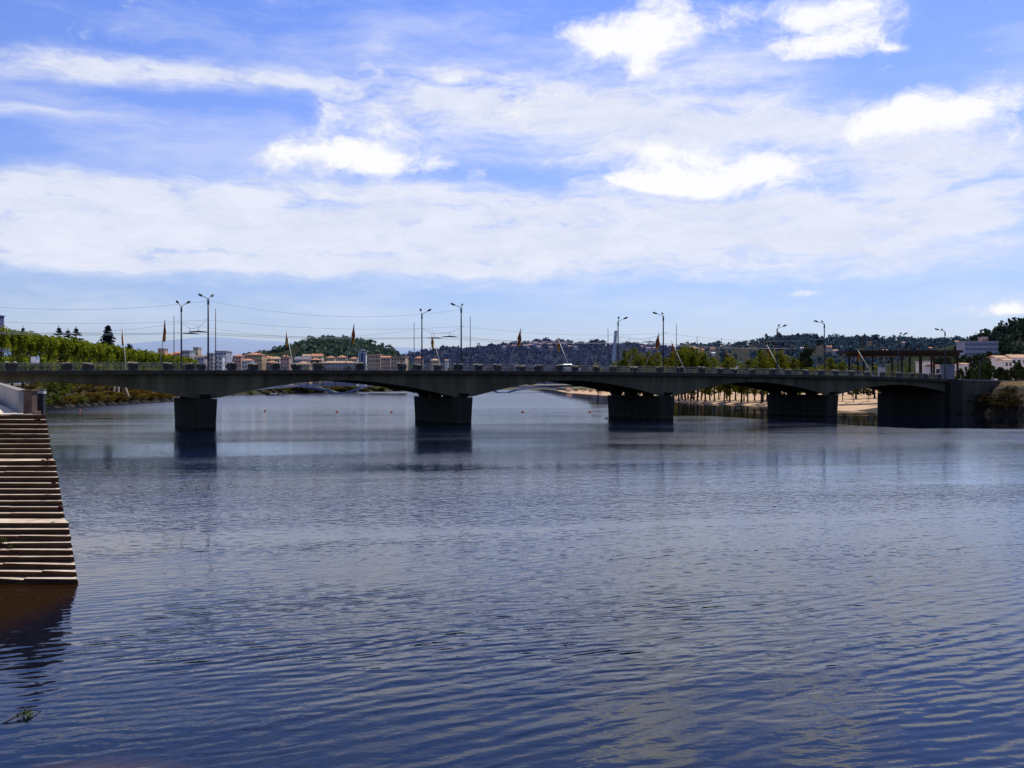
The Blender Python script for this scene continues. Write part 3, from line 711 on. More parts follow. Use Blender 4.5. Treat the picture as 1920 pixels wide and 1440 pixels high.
# plants growing on the stairs
def plant(name, loc, rad, n, size, mat, label, cat='plant', squash=1.0, group=None):
    t = empty(name, loc, 0, label, cat, group)
    k = max(4, n // 22); cc = [(rng.normal(0, rad * .5), rng.normal(0, rad * .5), abs(rng.normal(0, rad * .5)) * squash) for _ in range(k)]
    C, U, V, T = clump_cloud(cc, [(rad * .45, rad * .45, rad * .4 * squash)] * k, max(6, n // k), size)
    o = bpy.data.objects.new('foliage', quads_mesh('foliage', C, U, V, mat, T)); col.objects.link(o); o.parent = t
    mb = MB()
    for _ in range(5): mb.tube([(0, 0, -.05), (rng.normal(0, rad * .3), rng.normal(0, rad * .3), rad * .5 * squash)], [.012 + rad * .02, .006], 4)
    mb.build('stem', BARK, t); return t
plant('grass_tuft', (PX(23, 33.0), 32.95, .93), .28, 130, .07, TUFTM, 'green grass tuft sprouting from a lower stair tread', 'plant', 1.0)
for i, (x, y, lab) in enumerate([(82, 793, 'wine red creeper on the top right edge of the stairs'), (98, 868, 'wine red creeper beside the upper landing of the stairs'), (108, 905, 'wine red creeper just below the upper landing of the stairs'), (120, 955, 'wine red creeper just above the lower landing of the stairs')]):
    z = EYE - (y - YH) / F * 36; D = 40 - (y - 790) / 165 * 6
    p = P(x - 7, y, D); plant('creeper_plant', p, .15, 110, .045, PURPLE, lab, 'plant', .8, 'creepers on the stair edge')
# drifting branch
t = empty('drift_branch', P(40, 1345, DW(1345)), 0, 'thin weedy branch sticking out of the water at lower left', 'branch')
mb = MB(); mb.tube([(-.3, -.55, -.06), (-.1, -.25, .03), (.05, .05, .1), (.12, .25, .06), (.3, .4, -.05)], [.012, .014, .012, .01, .006], 6); mb.tube([(.05, .05, .1), (-.1, .3, .12), (-.28, .5, .02)], [.01, .007, .004], 5); mb.build('stick', BARKD, t, True)
C, U, V, T = clump_cloud([(.06, .1, .08), (.12, .02, .05), (.0, .0, .05)], [(.08, .12, .045)] * 3, 30, .035)
o = bpy.data.objects.new('weed', quads_mesh('weed', C, U, V, LF_BUSHG, T)); col.objects.link(o); o.parent = t

# ------------------------------------------------------------------ trees
def crown_mesh(name, centres, radii, per, size, mat):
    C, U, V, T = clump_cloud(centres, radii, per, size); return quads_mesh(name, C, U, V, mat, T)
def tree_obj(name, trunk_mb, crown_me, barkmat):
    t = empty(name); trunk_mb.build('trunk', barkmat, t, True)
    o = bpy.data.objects.new('crown', crown_me); col.objects.link(o); o.parent = t
    return t
def place(proto, used, loc, scale, rz, label, cat, group):
    o = proto if not used.get(proto.name) else copy_tree(proto)
    used[proto.name] = 1; o.location = loc; o.scale = scale if hasattr(scale, '__len__') else (scale,) * 3; o.rotation_euler = (0, 0, rz)
    for k in ('label', 'category', 'group'):
        if k in o: del o[k]
    return tag(o, label, cat, group)
used = {}
# riverside row of clipped plane trees
def plane_proto():
    cc = []; rr = []
    for _ in range(90):
        d = rand_dirs(1)[0]; p = np.sign(d) * np.abs(d) ** .42
        k = rng.uniform(.72, 1.0); cc.append((p[0] * 3.9 * k, p[1] * 3.9 * k, 9.2 + p[2] * 5.9 * k)); r = rng.uniform(.7, 1.3); rr.append((r, r, r * 1.35))
    mb = MB(); mb.tube([(0, 0, -.5), (.1, 0, 2.5), (0, .1, 6), (0, 0, 13)], [.35, .3, .24, .08], 8)
    for k in range(7):
        a = k * .9; mb.tube([(0, 0, 3.2 + k * .9), (math.cos(a) * 1.6, math.sin(a) * 1.6, 5.5 + k), (math.cos(a) * 3, math.sin(a) * 3, 7.5 + k)], [.14, .09, .04], 5)
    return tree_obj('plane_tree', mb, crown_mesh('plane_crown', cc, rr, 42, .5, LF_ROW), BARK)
protos = [plane_proto() for _ in range(4)]
ys = []; y = 270.0
while y < 600: ys.append(y); y += 7.6 + .4 * math.sin(y)
rowp = [(-144 - (yy - 278) * .16 + random.uniform(-.5, .5), yy) for yy in ys]
rx = [960 + F * p[0] / p[1] for p in rowp]; vis = [i for i in range(len(ys)) if rx[i] > -18]
LANDROW = LAND
ph = by_landmark([rx[i] for i in vis])
for j, i in enumerate(vis):
    X, Y = rowp[i]; g = gz(X, Y); tz = 22.7 - g
    place(protos[j % 4], used, (X, Y, g - .1), (1.02, 1.02, tz / 15.9 * random.uniform(.985, 1.015)), random.uniform(0, 6), 'green plane tree in the left bank row, ' + ph[j], 'tree', 'plane trees lining the left bank')

# conifers and dark trees behind the row
def cedar_proto(dense):
    cc = []; rr = []; mb = MB(); H = 20.0
    mb.tube([(0, 0, -.5), (0, 0, 8), (.1, 0, H - .3)], [.45, .3, .04], 8)
    nb = 85 if not dense else 150
    for k in range(nb):
        t_ = k / (nb - 1) + rng.uniform(-.03, .03); t_ = min(1, max(0, t_)); z = 3 + 16.3 * t_; r = (5.8 if not dense else 3.7) * (1 - t_) ** .85 + .2
        an = k * 2.399 + rng.uniform(-.5, .5); rl = r * rng.uniform(.55, 1.15)
        zt = z + (rng.uniform(-.12, .2) if not dense else rng.uniform(-.35, -.15)) * rl
        mb.tube([(0, 0, z), (math.cos(an) * rl, math.sin(an) * rl, zt)], [.07, .02], 4)
        for q in (.3, .55, .78, .97):
            cc.append((math.cos(an) * rl * q, math.sin(an) * rl * q, z + (zt - z) * q)); s_ = (.26 + .12 * r * (1.2 - q)) * (1 if not dense else 1.2); rr.append((s_ * 1.2, s_ * 1.2, s_ * (.5 if not dense else .9)))
    cc.append((0, 0, H - .7)); rr.append((.16, .16, .9)); cc.append((0, 0, H - 1.8)); rr.append((.3, .3, .9))
    return tree_obj('cedar_tree' if not dense else 'fir_tree', mb, crown_mesh('needles', cc, rr, 9, .36, LF_CON), BARKD)
ced, fir = cedar_proto(False), cedar_proto(True)
for x, yt, D, lab in [(110, 612, 415, 'dark cedar with tiered branches, leftmost and tallest of the trio behind the plane row'), (127, 617, 430, 'dark cedar with tiered branches, middle of the trio behind the plane row'),
                      (142, 613, 420, 'dark cedar with tiered branches, rightmost of the trio behind the plane row'), (43, 612, 370, 'small dark cedar tip poking over the plane row near the left edge')]:
    X = PX(x, D); g = gz(X, D); h = EYE + (YH - yt) / F * D - g
    place(ced, used, (X, D, g), (h / 20 * (1.35 if x > 50 else .9),) * 2 + (h / 20,), random.uniform(0, 6), lab, 'tree', 'conifers behind the plane row')
X = PX(202, 455); g = gz(X, 455); h = EYE + (YH - 608) / F * 455 - g
place(fir, used, (X, 455, g), (h / 20 * 1.5, h / 20 * 1.5, h / 20), .4, 'tall dark conical conifer standing alone above the plane row', 'tree', 'conifers behind the plane row')
def round_proto(name, mat, n=26, per=40, size=.6, bark=BARKD, tr=2.0):
    cc = []; rr = []
    for _ in range(n):
        d = rand_dirs(1)[0]; k = rng.uniform(.55, 1); cc.append((d[0] * 3.4 * k, d[1] * 3.4 * k, 6.2 + d[2] * 3.3 * k)); r = rng.uniform(.9, 1.5); rr.append((r, r, r * .85))
    mb = MB(); mb.tube([(0, 0, -.4), (.1, 0, tr), (0, 0, 5)], [.32, .26, .14], 8)
    for k in range(6):
        a = k * 1.05; mb.tube([(0, 0, 2.2 + k * .4), (math.cos(a) * 1.4, math.sin(a) * 1.4, 4.6 + k * .3), (math.cos(a) * 2.5, math.sin(a) * 2.5, 6.4 + k * .3)], [.13, .08, .03], 5)
    return tree_obj(name, mb, crown_mesh('crown', cc, rr, per, size, mat), bark)
rd = [round_proto('dark_tree', LF_DARK) for _ in range(3)]
def put_round(protos, x, yt, D, wpx, lab, group, cat='tree', g=None, i=0):
    X = PX(x, D); g = gz(X, D) if g is None else g; h = max(2.5, EYE + (YH - yt) / F * D - g)
    w = wpx / F * D / 8.6
    return place(protos[i % len(protos)], used, (X, D, g), (w, w, h / 10.6), random.uniform(0, 6), lab, cat, group)
for i, (x, yt, D, w, lab) in enumerate([(243, 642, 500, 30, 'dark rounded tree behind the plane row, right of the lone conifer'), (180, 646, 470, 26, 'dark bushy tree filling the gap left of the lone conifer'), (225, 654, 490, 24, 'low dark tree between the lone conifer and the rounded tree'),
                                        (96, 640, 420, 26, 'dark bushy tree at the foot of the cedar trio, left side'), (152, 640, 440, 26, 'dark bushy tree at the foot of the cedar trio, right side'), (34, 618, 345, 9, 'narrow dark tree beside the small cedar tip near the left edge'), (58, 622, 330, 26, 'dark tree top right of the small cedar tip')]):
    put_round(rd, x, yt, D, w, lab, 'dark trees behind the plane row', i=i)

# poplar grove on the right bank
def pop_proto(mat, r, name='poplar_tree'):
    cc = []; rr = []
    for _ in range(34):
        d = rand_dirs(1)[0]; k = rng.uniform(.5, 1); zz = d[2] * k
        w = r * (1 - .35 * max(0, zz)); cc.append((d[0] * w * k, d[1] * w * k, 10.6 + zz * 7.4)); q = rng.uniform(.6, 1.15) * (r / 2.6); rr.append((q, q, q * 1.7))
    mb = MB(); mb.tube([(0, 0, -.4), (.06, .03, 4), (0, .1, 9), (.05, 0, 16.5)], [.30, .23, .15, .03], 8)
    for k in range(9):
        a = k * 2.4; z = 4 + k * 1.1; mb.tube([(0, 0, z), (math.cos(a) * r * .4, math.sin(a) * r * .4, z + 1.8), (math.cos(a) * r * .7, math.sin(a) * r * .7, z + 4)], [.07, .05, .02], 4)
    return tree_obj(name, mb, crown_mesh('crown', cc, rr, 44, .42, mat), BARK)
pops = [pop_proto(LF_POP, 2.7) for _ in range(4)] + [pop_proto(LF_POP, 3.3)]
tops = [(1150, 676), (1165, 664), (1180, 655), (1195, 657), (1212, 660), (1228, 663), (1245, 668), (1262, 659), (1278, 654), (1290, 648), (1303, 657), (1318, 662), (1332, 672), (1348, 678), (1370, 668), (1392, 682), (1408, 670), (1425, 662), (1440, 660), (1455, 660), (1470, 664), (1485, 672), (1500, 676)]
spec = []
tr = [1272.6, 1279, 1285, 1290, 1295.5, 1301, 1307.6, 1315, 1322.5, 1331, 1339.7, 1348, 1358, 1363, 1368, 1379, 1390, 1395, 1402, 1415, 1428, 1431]
for i, x in enumerate(tr):
    D0 = 352 + (296 - 352) * (x - 1272) / 160; D = D0 + (8, 22, 12, 30)[i % 4]; spec.append((x, interp(tops, x) + random.uniform(0, 7), D))
for x in (1152, 1163, 1172, 1180, 1190, 1198, 1207, 1216, 1225, 1234, 1243, 1252, 1261, 1268): spec.append((x, interp(tops, x) + random.uniform(-1, 4), random.uniform(400, 470)))
for x in (1277, 1284, 1290, 1298, 1309): spec.append((x, interp(tops, x), random.uniform(375, 420)))
for x in (1438, 1446, 1455, 1463, 1471, 1480, 1489, 1499): spec.append((x, interp(tops, x) + random.uniform(-1, 5), random.uniform(318, 350)))
for x in (1518, 1530, 1543, 1557, 1605, 1640, 1668): spec.append((x, {1518: 690, 1530: 684, 1543: 676, 1557: 670, 1605: 680, 1640: 684, 1668: 688}[x], random.uniform(300, 330)))
spec = [(a_, b_ - (4 if a_ < 1505 else 0), c_) for a_, b_, c_ in spec]
spec.sort(); ph = by_landmark([q[0] for q in spec])
for i, (x, yt, D) in enumerate(spec):
    X = PX(x, D); g = gz(X, D); h = EYE + (YH - yt) / F * D - g; w = random.uniform(1.0, 1.4)
    place(pops[i % 5], used, (X, D, g - .1), (w, w, h / 18.3), random.uniform(0, 6), 'yellow green poplar in the right bank grove, ' + ph[i], 'tree', 'poplars of the right bank grove')
yel = round_proto('yellow_tree', LF_YEL, 24, 44, .5, BARK)
put_round([yel], 1122, 668, 440, 38, 'round bright yellow tree between the last dark flag and the stay bridge pylon', None)
yel['label'] = 'round bright yellow tree just left of the stay bridge pylon'
dk = pop_proto(LF_DARK, 2.2, 'cypress_tree')
for x, yt, D, w, lab in [(1512, 643, 345, 1.6, 'tall dark columnar tree between the seventh and eighth lamp posts'), (1362, 658, 380, 1.2, 'slim dark columnar tree left of the white shirted walker'), (1196, 672, 380, 1.1, 'dark slim tree low among the poplars left of the sixth lamp post')]:
    X = PX(x, D); g = gz(X, D); h = EYE + (YH - yt) / F * D - g; place(dk, used, (X, D, g), (w, w, h / 18.3), 1.0, lab, 'tree', 'dark columnar trees of the grove')
grn = [round_proto('bushy_tree', LF_BUSHG, 26, 40, .5, BARK) for _ in range(3)]
L_ = [(1580, 668, 300, 34), (1600, 690, 290, 26), (1700, 676, 310, 26), (1718, 690, 300, 20), (1740, 700, 290, 18), (1798, 684, 290, 22), (1816, 690, 270, 26), (1848, 662, 330, 40), (1880, 684, 300, 34), (1910, 676, 290, 34), (1836, 688, 260, 24), (1672, 690, 300, 26), (1628, 694, 290, 22)]
ph = by_landmark([q[0] for q in L_])
for i, (x, yt, D, w) in enumerate(L_): put_round(grn if x < 1800 else rd, x, yt, D, w, ('leafy green' if x < 1800 else 'dark bushy') + " tree beyond the bridge's right end, " + ph[i], 'trees beyond the right end of the bridge', i=i)

# bushes on the left bank below the bridge
bsh = [round_proto('autumn_bush', LF_BUSH, 22, 40, .45, BARKD, .8) for _ in range(3)]; bsg = [round_proto('green_bush', LF_BUSHG, 22, 40, .45, BARKD, .8) for _ in range(3)]
def bush_on(protos, x, d_in, h, wid, lab, group, i, D):
    X = interp(LSH, D) - d_in; g = gz(X, D)
    place(protos[i % 3], used, (X, D, g - .6), (wid / 8.6, wid / 8.6, h / 10.6), random.uniform(0, 6), lab, 'bush', group)
BL = []
for k in range(52):
    D = 238 + k * 2.9; din = (1.2, 6.0, 2.2, 9.5)[k % 4]; X = interp(LSH, D) - din; BL.append((960 + F * X / D, D, din, k))
BL = [b for b in BL if b[0] > 55]
BL.sort(); LB = LAND; LAND = [(70, 'the brown gate post'), (205, 'the concrete ruin'), (328, 'the leftmost bridge pier')]
ph = by_landmark([b[0] for b in BL])
for j, (x, D, din, k) in enumerate(BL):
    g_ = x < 170 and k % 3 != 0
    bush_on(bsg if g_ else bsh, x, din, random.uniform(4.6, 6.4) if din > 3 else random.uniform(3.6, 4.8), random.uniform(6.5, 9), ('leafy green' if g_ else 'brown autumn') + ' bush under the first span, ' + ph[j], 'bushes on the left bank', k, D)
LAND = LB
# concrete ruin and landing stage on the left bank
RU = surf('pale_ruin_concrete', (.42, .36, .28), .9, .8, .35)
t = empty('concrete_ruin', P(205, 741, 322), 0, 'pale broken concrete stair beams leaning on the left bank', 'ruin')
for x0, x1, w in ((-3.6, -2.1, 1.3), (-1.0, -.4, .5), (.9, 1.9, .5), (2.3, 3.3, .45), (4.4, 6.6, .5)):
    mb = MB(); mb.hexa([(x1, -1.4, -.6), (x1 + w, -1.4, -.6), (x1 + w, -.9, -.6), (x1, -.9, -.6)], [(x0, .9, 3.0), (x0 + w, .9, 3.0), (x0 + w, 1.4, 3.0), (x0, 1.4, 3.0)]); mb.build('beam', RU, t)
mb = MB(); mb.box(-4, 4, 1.41, 1.8, -.5, 2.2); mb.build('back_wall', W_BROWN, t)
t = empty('landing_stage', P(222, 749.5, 345) * 1.0, 0, 'low dark landing stage floating at the left bank', 'landing stage'); t.location.z = 0; t.location.x += 4; t.location.y = 330
mb = MB(); mb.box(-4, 4.5, -1.2, 1.2, .25, .5); mb.build('deck', BARKD, t)
for x in (-3, 0, 3): MB().box(x - .7, x + .7, -1, 1, -.3, .249).build('float', INSUL, t)
# white object beyond the parapet
t = empty('white_kiosk', P(75, 737, 150), 0, 'small white topped stand on the quay edge beyond the brown post', 'stand')
t.location.z = 5.1
mb = MB(); mb.box(-.75, .75, -.5, .5, -.15, .32); mb.build('counter', WHITEM, t, bevel=.02); MB().box(-.7, .8, -.5, .5, .36, .5).build('lid', PAVE, t); MB().box(-.5, .7, -.4, .4, -5.5, -.16).build('pedestal', POLE, t)

# trees along the far left bank seen through the arches, and in front of the town
L_ = [(x, y, D, w) for x, y, D, w in [(418, 727, 600, 20), (436, 724, 610, 22), (455, 722, 625, 22), (475, 720, 640, 26), (497, 722, 655, 22), (518, 724, 670, 22), (541, 722, 690, 24), (566, 721, 720, 26), (592, 722, 750, 26), (617, 722, 780, 24), (640, 721, 800, 26), (664, 719, 830, 26), (688, 718, 860, 26), (712, 719, 890, 24), (736, 720, 930, 24), (760, 721, 960, 24), (426, 731, 590, 16), (466, 731, 612, 16), (508, 731, 640, 16), (553, 731, 680, 18), (580, 730, 715, 18), (604, 730, 740, 18), (630, 729, 770, 18), (652, 729, 800, 18), (676, 728, 830, 18), (700, 728, 860, 18), (725, 728, 895, 18), (748, 728, 930, 18)]]
ph = by_landmark([q[0] for q in L_])
for i, (x, y, D, w) in enumerate(L_):
    X = min(PX(x, D), interp(LSH, D) - 3.2); g = gz(X, D) - 1.2
    place((grn if i % 3 else bsh)[i % 3], used, (X, D, g - 1), (w * 2.5 / F * D / 8.6,) * 2 + (max(3, EYE + (YH - y) / F * D - g + 1) / 10.6,), i * 1.3, 'olive green tree on the far left shore, ' + ph[i], 'tree', 'trees on the far left shore')
L_ = [(352, 680), (438, 684), (470, 688), (506, 690), (530, 686), (576, 688), (604, 684), (628, 688), (650, 682), (668, 686), (776, 682), (800, 686), (818, 688), (846, 684), (858, 686)]
ph = by_landmark([q[0] for q in L_])
for i, (x, y) in enumerate(L_): put_round(grn if i % 2 else rd, x, y, 640, 24, 'low leafy tree before the town, ' + ph[i], 'trees before the town', g=6.5, i=i)
L_ = [(880, 688), (900, 690), (916, 686), (936, 690), (958, 687), (980, 690), (1004, 688), (1022, 690), (1040, 685), (1062, 690), (1082, 674), (1098, 684), (1104, 690), (1138, 688)]
ph = by_landmark([q[0] for q in L_])
for i, (x, y) in enumerate(L_): put_round(rd if i % 3 else bsh, x, y, 1330 if x < 1070 else 900, 26 if x != 1082 else 18, 'dark tree below the blue hill, ' + ph[i], 'trees at the foot of the blue hill', g=8, i=i)
L_ = [(1036, 728.5, 1010, 16), (1042, 727, 960, 18), (1049, 727, 900, 18), (1056, 729, 850, 14), (1080, 727, 800, 20), (1094, 726, 760, 20), (1108, 727, 730, 18), (1122, 727, 700, 18), (1136, 727, 680, 18)]
LAND = [(1040, 'the bend of the river'), (1140, 'the third pier from the left')]; ph = by_landmark([q[0] for q in L_]); LAND = LB
for i, (x, y, D, w) in enumerate(L_):
    X = max(PX(x, D), interp(RSH, D) + 4); g = gz(X, D)
    place((rd if i < 4 else bsh)[i % 3], used, (X, D, g - .5), (w / F * D / 8.6,) * 2 + (max(3, EYE + (YH - y) / F * D - g) / 10.6,), i, 'tree on the far right shore, ' + ph[i], 'tree', 'trees on the far right shore')

# right bank slope: shrubs and a post
shr = [round_proto('bank_shrub', LF_RB, 20, 44, .36, BARKD, .8) for _ in range(3)]
k = 0; L_ = []
for D in (202, 205, 208, 211, 214, 217, 220):
    for din in (1.2, 4, 7):
        X = interp(RSH, D) + din + random.uniform(-1, 1); x = 960 + F * X / D
        if 1790 < x < 1926 and not (din == 7 and x < 1870): L_.append((x, X, D, din))
L_.sort(key=lambda q: q[0]); LAND = [(1800, 'the bridge wing wall')]; ph = by_landmark([q[0] for q in L_]); LAND = LB
for i, (x, X, D, din) in enumerate(L_):
    place(shr[i % 3], used, (X, D, gz(X, D) - .5), (random.uniform(.5, .8),) * 2 + (random.uniform(.26, .42),), i * 1.7, 'dark scrubby shrub on the right bank slope, ' + ph[i], 'bush', 'shrubs on the right bank slope')
t = empty('sign_post', (PX(1837, 224), 224, 7.0), 0, 'thin grey post with a small crossbar beyond the right end of the bridge', 'post')
MB().tube([(0, 0, 0), (0, 0, 4.6)], .07, 8).build('pole', MASTM, t); MB().box(-.5, .5, -.04, .04, 4.601, 4.72).build('crossbar', MASTM, t)

# ------------------------------------------------------------------ hills and woods
HILLS = {}
def hill(name, sil, D, depth, mat, foot=6.0, noise=2.0, drop=0.0):
    x0, x1 = sil[0][0], sil[-1][0]; n = max(24, int((x1 - x0) / 7)); nv = 15
    def surfpt(x, v):
        yc = interp(sil, x) + drop; zc = EYE + (YH - yc) / F * D
        d = D - depth * v; z = foot + (zc - foot) * (.5 + .5 * math.cos(math.pi * min(1, v)))
        k = math.sin(x * .21 + v * 9) * math.sin(x * .093 - v * 5) * noise * (1 if 0 < v < 1 else 0)
        return Vector((PX(x, D), d, z + k))
    vs = []; fs = []
    for i in range(n + 1):
        x = x0 + (x1 - x0) * i / n
        c = surfpt(x, 0); vs += [(c.x, D + depth * 1.2, foot), (c.x, D + depth * .35, c.z * .8 + foot * .2)]
        for j in range(nv + 1): vs.append(surfpt(x, j / nv))
    m = nv + 3
    for i in range(n):
        for j in range(m - 1): fs.append((i * m + j, i * m + j + 1, (i + 1) * m + j + 1, (i + 1) * m + j))
    o = MB().add(vs, fs).build(name, mat, None, True); tag(o, kind='structure'); HILLS[name] = (surfpt, x0, x1, D, depth)
    return o
def on_hill(name, x, y):
    f = HILLS[name][0]; best = None
    for i in range(200):
        v = i / 200
        # shift the column so that the point is seen in column x
        p = f(x, v); xx = x
        for _ in range(3): xx += x - px_of(f(xx, v))
        p = f(xx, v); e = abs(YH - (p.z - EYE) * F / p.y - y)
        if best is None or e < best[0]: best = (e, p)
    return best[1]
def wood(name, hname, n, hmin, hmax, nq, lsize, mat, vmax=.8, skip=None, slim=1.0):
    f, x0, x1, D, dep = HILLS[hname]; Cs, Us, Vs, Ts = [], [], [], []
    for k in range(n):
        x = random.uniform(x0, x1); v = random.uniform(0, 1) ** 1.3 * vmax - .02
        if skip and skip(x, v): continue
        p = f(x, max(0, v)); h = random.uniform(hmin, hmax) * (1.25 if random.random() < .08 else 1); w = h * random.uniform(.32, .5) * slim
        d = rand_dirs(nq) * (rng.uniform(.2, 1, nq) ** .5)[:, None]
        C = np.array(p) + d * np.array((w, w, h * .45)) + np.array((0, 0, h * .42))
        U, V = leaf_axes(nq, lsize * h); Cs.append(C); Us.append(U); Vs.append(V); Ts.append(np.full(nq, random.random()) * .75 + .25 * (d[:, 2] * .5 + .5))
    me = quads_mesh(name, np.concatenate(Cs), np.concatenate(Us), np.concatenate(Vs), mat, np.concatenate(Ts))
    o = bpy.data.objects.new(name, me); col.objects.link(o); tag(o, kind='stuff'); return o
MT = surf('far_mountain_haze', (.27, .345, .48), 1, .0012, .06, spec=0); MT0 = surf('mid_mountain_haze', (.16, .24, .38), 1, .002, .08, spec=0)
G2 = surf('hill_soil_green', (.032, .04, .028), 1, .02, .4, spec=0); G3 = surf('hill_soil_hazed', (.030, .041, .074), 1, .012, .3, spec=0, c2=(.036, .043, .066)); G4 = surf('hill_soil_mid', (.026, .036, .040), 1, .02, .35, spec=0, c2=(.055, .046, .040)); G5 = surf('hill_soil_dark', (.035, .045, .03), 1, .03, .4, spec=0)  # blue hill soil carries the distance haze in its colour
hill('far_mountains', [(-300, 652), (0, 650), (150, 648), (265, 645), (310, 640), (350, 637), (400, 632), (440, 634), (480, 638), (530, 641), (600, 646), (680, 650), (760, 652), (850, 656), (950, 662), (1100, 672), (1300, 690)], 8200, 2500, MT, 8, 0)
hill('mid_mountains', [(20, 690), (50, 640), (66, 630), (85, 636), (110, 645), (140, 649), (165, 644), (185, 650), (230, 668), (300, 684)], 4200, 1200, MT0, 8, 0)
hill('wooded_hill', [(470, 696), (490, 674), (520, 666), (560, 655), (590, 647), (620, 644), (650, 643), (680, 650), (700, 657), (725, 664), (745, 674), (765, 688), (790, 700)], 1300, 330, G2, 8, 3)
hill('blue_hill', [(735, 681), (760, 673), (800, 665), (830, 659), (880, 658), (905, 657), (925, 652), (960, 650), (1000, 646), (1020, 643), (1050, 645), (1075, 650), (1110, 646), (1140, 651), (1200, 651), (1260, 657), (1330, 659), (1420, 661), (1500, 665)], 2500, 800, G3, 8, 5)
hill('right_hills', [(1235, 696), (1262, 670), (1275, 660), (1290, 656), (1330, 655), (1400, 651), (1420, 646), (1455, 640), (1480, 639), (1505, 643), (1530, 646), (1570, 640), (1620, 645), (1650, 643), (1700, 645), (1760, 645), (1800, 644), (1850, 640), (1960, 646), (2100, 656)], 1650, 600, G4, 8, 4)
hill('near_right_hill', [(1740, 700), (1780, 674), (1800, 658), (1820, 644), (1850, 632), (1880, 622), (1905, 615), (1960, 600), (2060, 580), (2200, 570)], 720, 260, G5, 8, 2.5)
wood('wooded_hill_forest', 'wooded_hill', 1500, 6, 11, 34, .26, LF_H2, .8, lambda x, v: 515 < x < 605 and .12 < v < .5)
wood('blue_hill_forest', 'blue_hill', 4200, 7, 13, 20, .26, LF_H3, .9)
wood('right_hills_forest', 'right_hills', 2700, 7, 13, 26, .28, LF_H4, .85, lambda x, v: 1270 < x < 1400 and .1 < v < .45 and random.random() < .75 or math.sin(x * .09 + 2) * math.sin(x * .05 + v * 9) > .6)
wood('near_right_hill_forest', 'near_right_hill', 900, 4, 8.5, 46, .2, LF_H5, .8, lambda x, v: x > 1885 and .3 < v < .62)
# bare orange cutting on the wooded hill
CUT = surf('orange_bare_earth', (.46, .22, .10), .95, .08, .25)
f = HILLS['wooded_hill'][0]
mb = MB(); vs = []
for i in range(9):
    x = 512 + i * 11.5; e = 1 - ((i - 4) / 4.6) ** 2
    a_, b_ = f(x, .56), f(x, .56 - .17 * e); vs += [a_ + Vector((0, -2, 1.0)), b_ + Vector((0, -2, 2.5))]
mb.add(vs, [(2 * i, 2 * i + 2, 2 * i + 3, 2 * i + 1) for i in range(8)]); tag(mb.build('bare_slope_ground', CUT), kind='structure')
f = HILLS['near_right_hill'][0]
mb = MB(); vs = []
for i in range(8):
    x = 1885 + i * 16; vs += [f(x, .62) + Vector((0, -1, .6)), f(x, .62 - .34 * min(1, i / 3)) + Vector((0, -1, 1.2))]
mb.add(vs, [(2 * i, 2 * i + 2, 2 * i + 3, 2 * i + 1) for i in range(7)]); tag(mb.build('dry_slope_ground', surf('dry_brown_slope', (.30, .19, .11), .95, .1, .3)), kind='structure')
# umbrella pines on the skylines
def pine_proto():
    cc = []; rr = []
    for _ in range(9):
        a = rng.uniform(0, 6.3); r = rng.uniform(0, 3.0); cc.append((math.cos(a) * r, math.sin(a) * r, 11.5 + rng.uniform(-.8, 1.0))); rr.append((1.5, 1.5, .9))
    mb = MB(); mb.tube([(0, 0, -2), (.2, 0, 5), (0, .2, 11)], [.3, .24, .14], 6)
    for k in range(5): mb.tube([(0.1, 0, 8.5), (math.cos(k * 1.3) * 2, math.sin(k * 1.3) * 2, 11)], [.12, .05], 4)
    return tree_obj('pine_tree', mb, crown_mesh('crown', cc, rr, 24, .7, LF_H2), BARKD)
pn = [pine_proto() for _ in range(3)]
L_ = [(696, 636, 'wooded_hill'), (704, 638, 'wooded_hill'), (711, 645, 'wooded_hill'), (718, 642, 'wooded_hill'), (723, 647, 'wooded_hill'), (729, 645, 'wooded_hill'), (734, 649, 'wooded_hill'), (739, 652, 'wooded_hill'), (744, 656, 'wooded_hill'), (748, 660, 'wooded_hill')]
for i, (x, y, hn) in enumerate(L_):
    D = 1285; zc = EYE + (YH - interp([(690, 652), (725, 665), (745, 676), (760, 686)], x)) / F * D; h = EYE + (YH - y) / F * D - zc + 3
    place(pn[i % 3], used, (PX(x, D), D, zc - 3), (h / 13.5 * random.uniform(.7, 1),) * 2 + (h / 13.5,), i, "umbrella pine on the wooded hill's right shoulder, " + (ORD[i] + ' from the summit'), 'tree', 'pines on the wooded hill skyline')
L_ = [(834, 655), (840, 656), (846, 652), (851, 655), (857, 655), (874, 655), (880, 653)]
for i, (x, y) in enumerate(L_):
    D = 2470; zc = EYE + (YH - 662) / F * D; h = EYE + (YH - y) / F * D - zc + 5
    place(pn[i % 3], used, (PX(x, D), D, zc - 4), (h / 13.5,) * 3, i, 'distant pine on the left crest of the blue hill, ' + ORD[i] + ' from the left', 'tree', 'pines on the blue hill crest')
put_round(rd, 1437, 625, 1500, 9, 'tall lone tree standing above the right hills beside the seventh lamp post', None, g=HILLS['right_hills'][0](1437, 0).z - 4)
put_round(rd, 1918, 594, 700, 16, 'dark tall tree on the near right hill at the right edge', None, g=HILLS['near_right_hill'][0](1918, 0).z - 3, i=1)
t = None
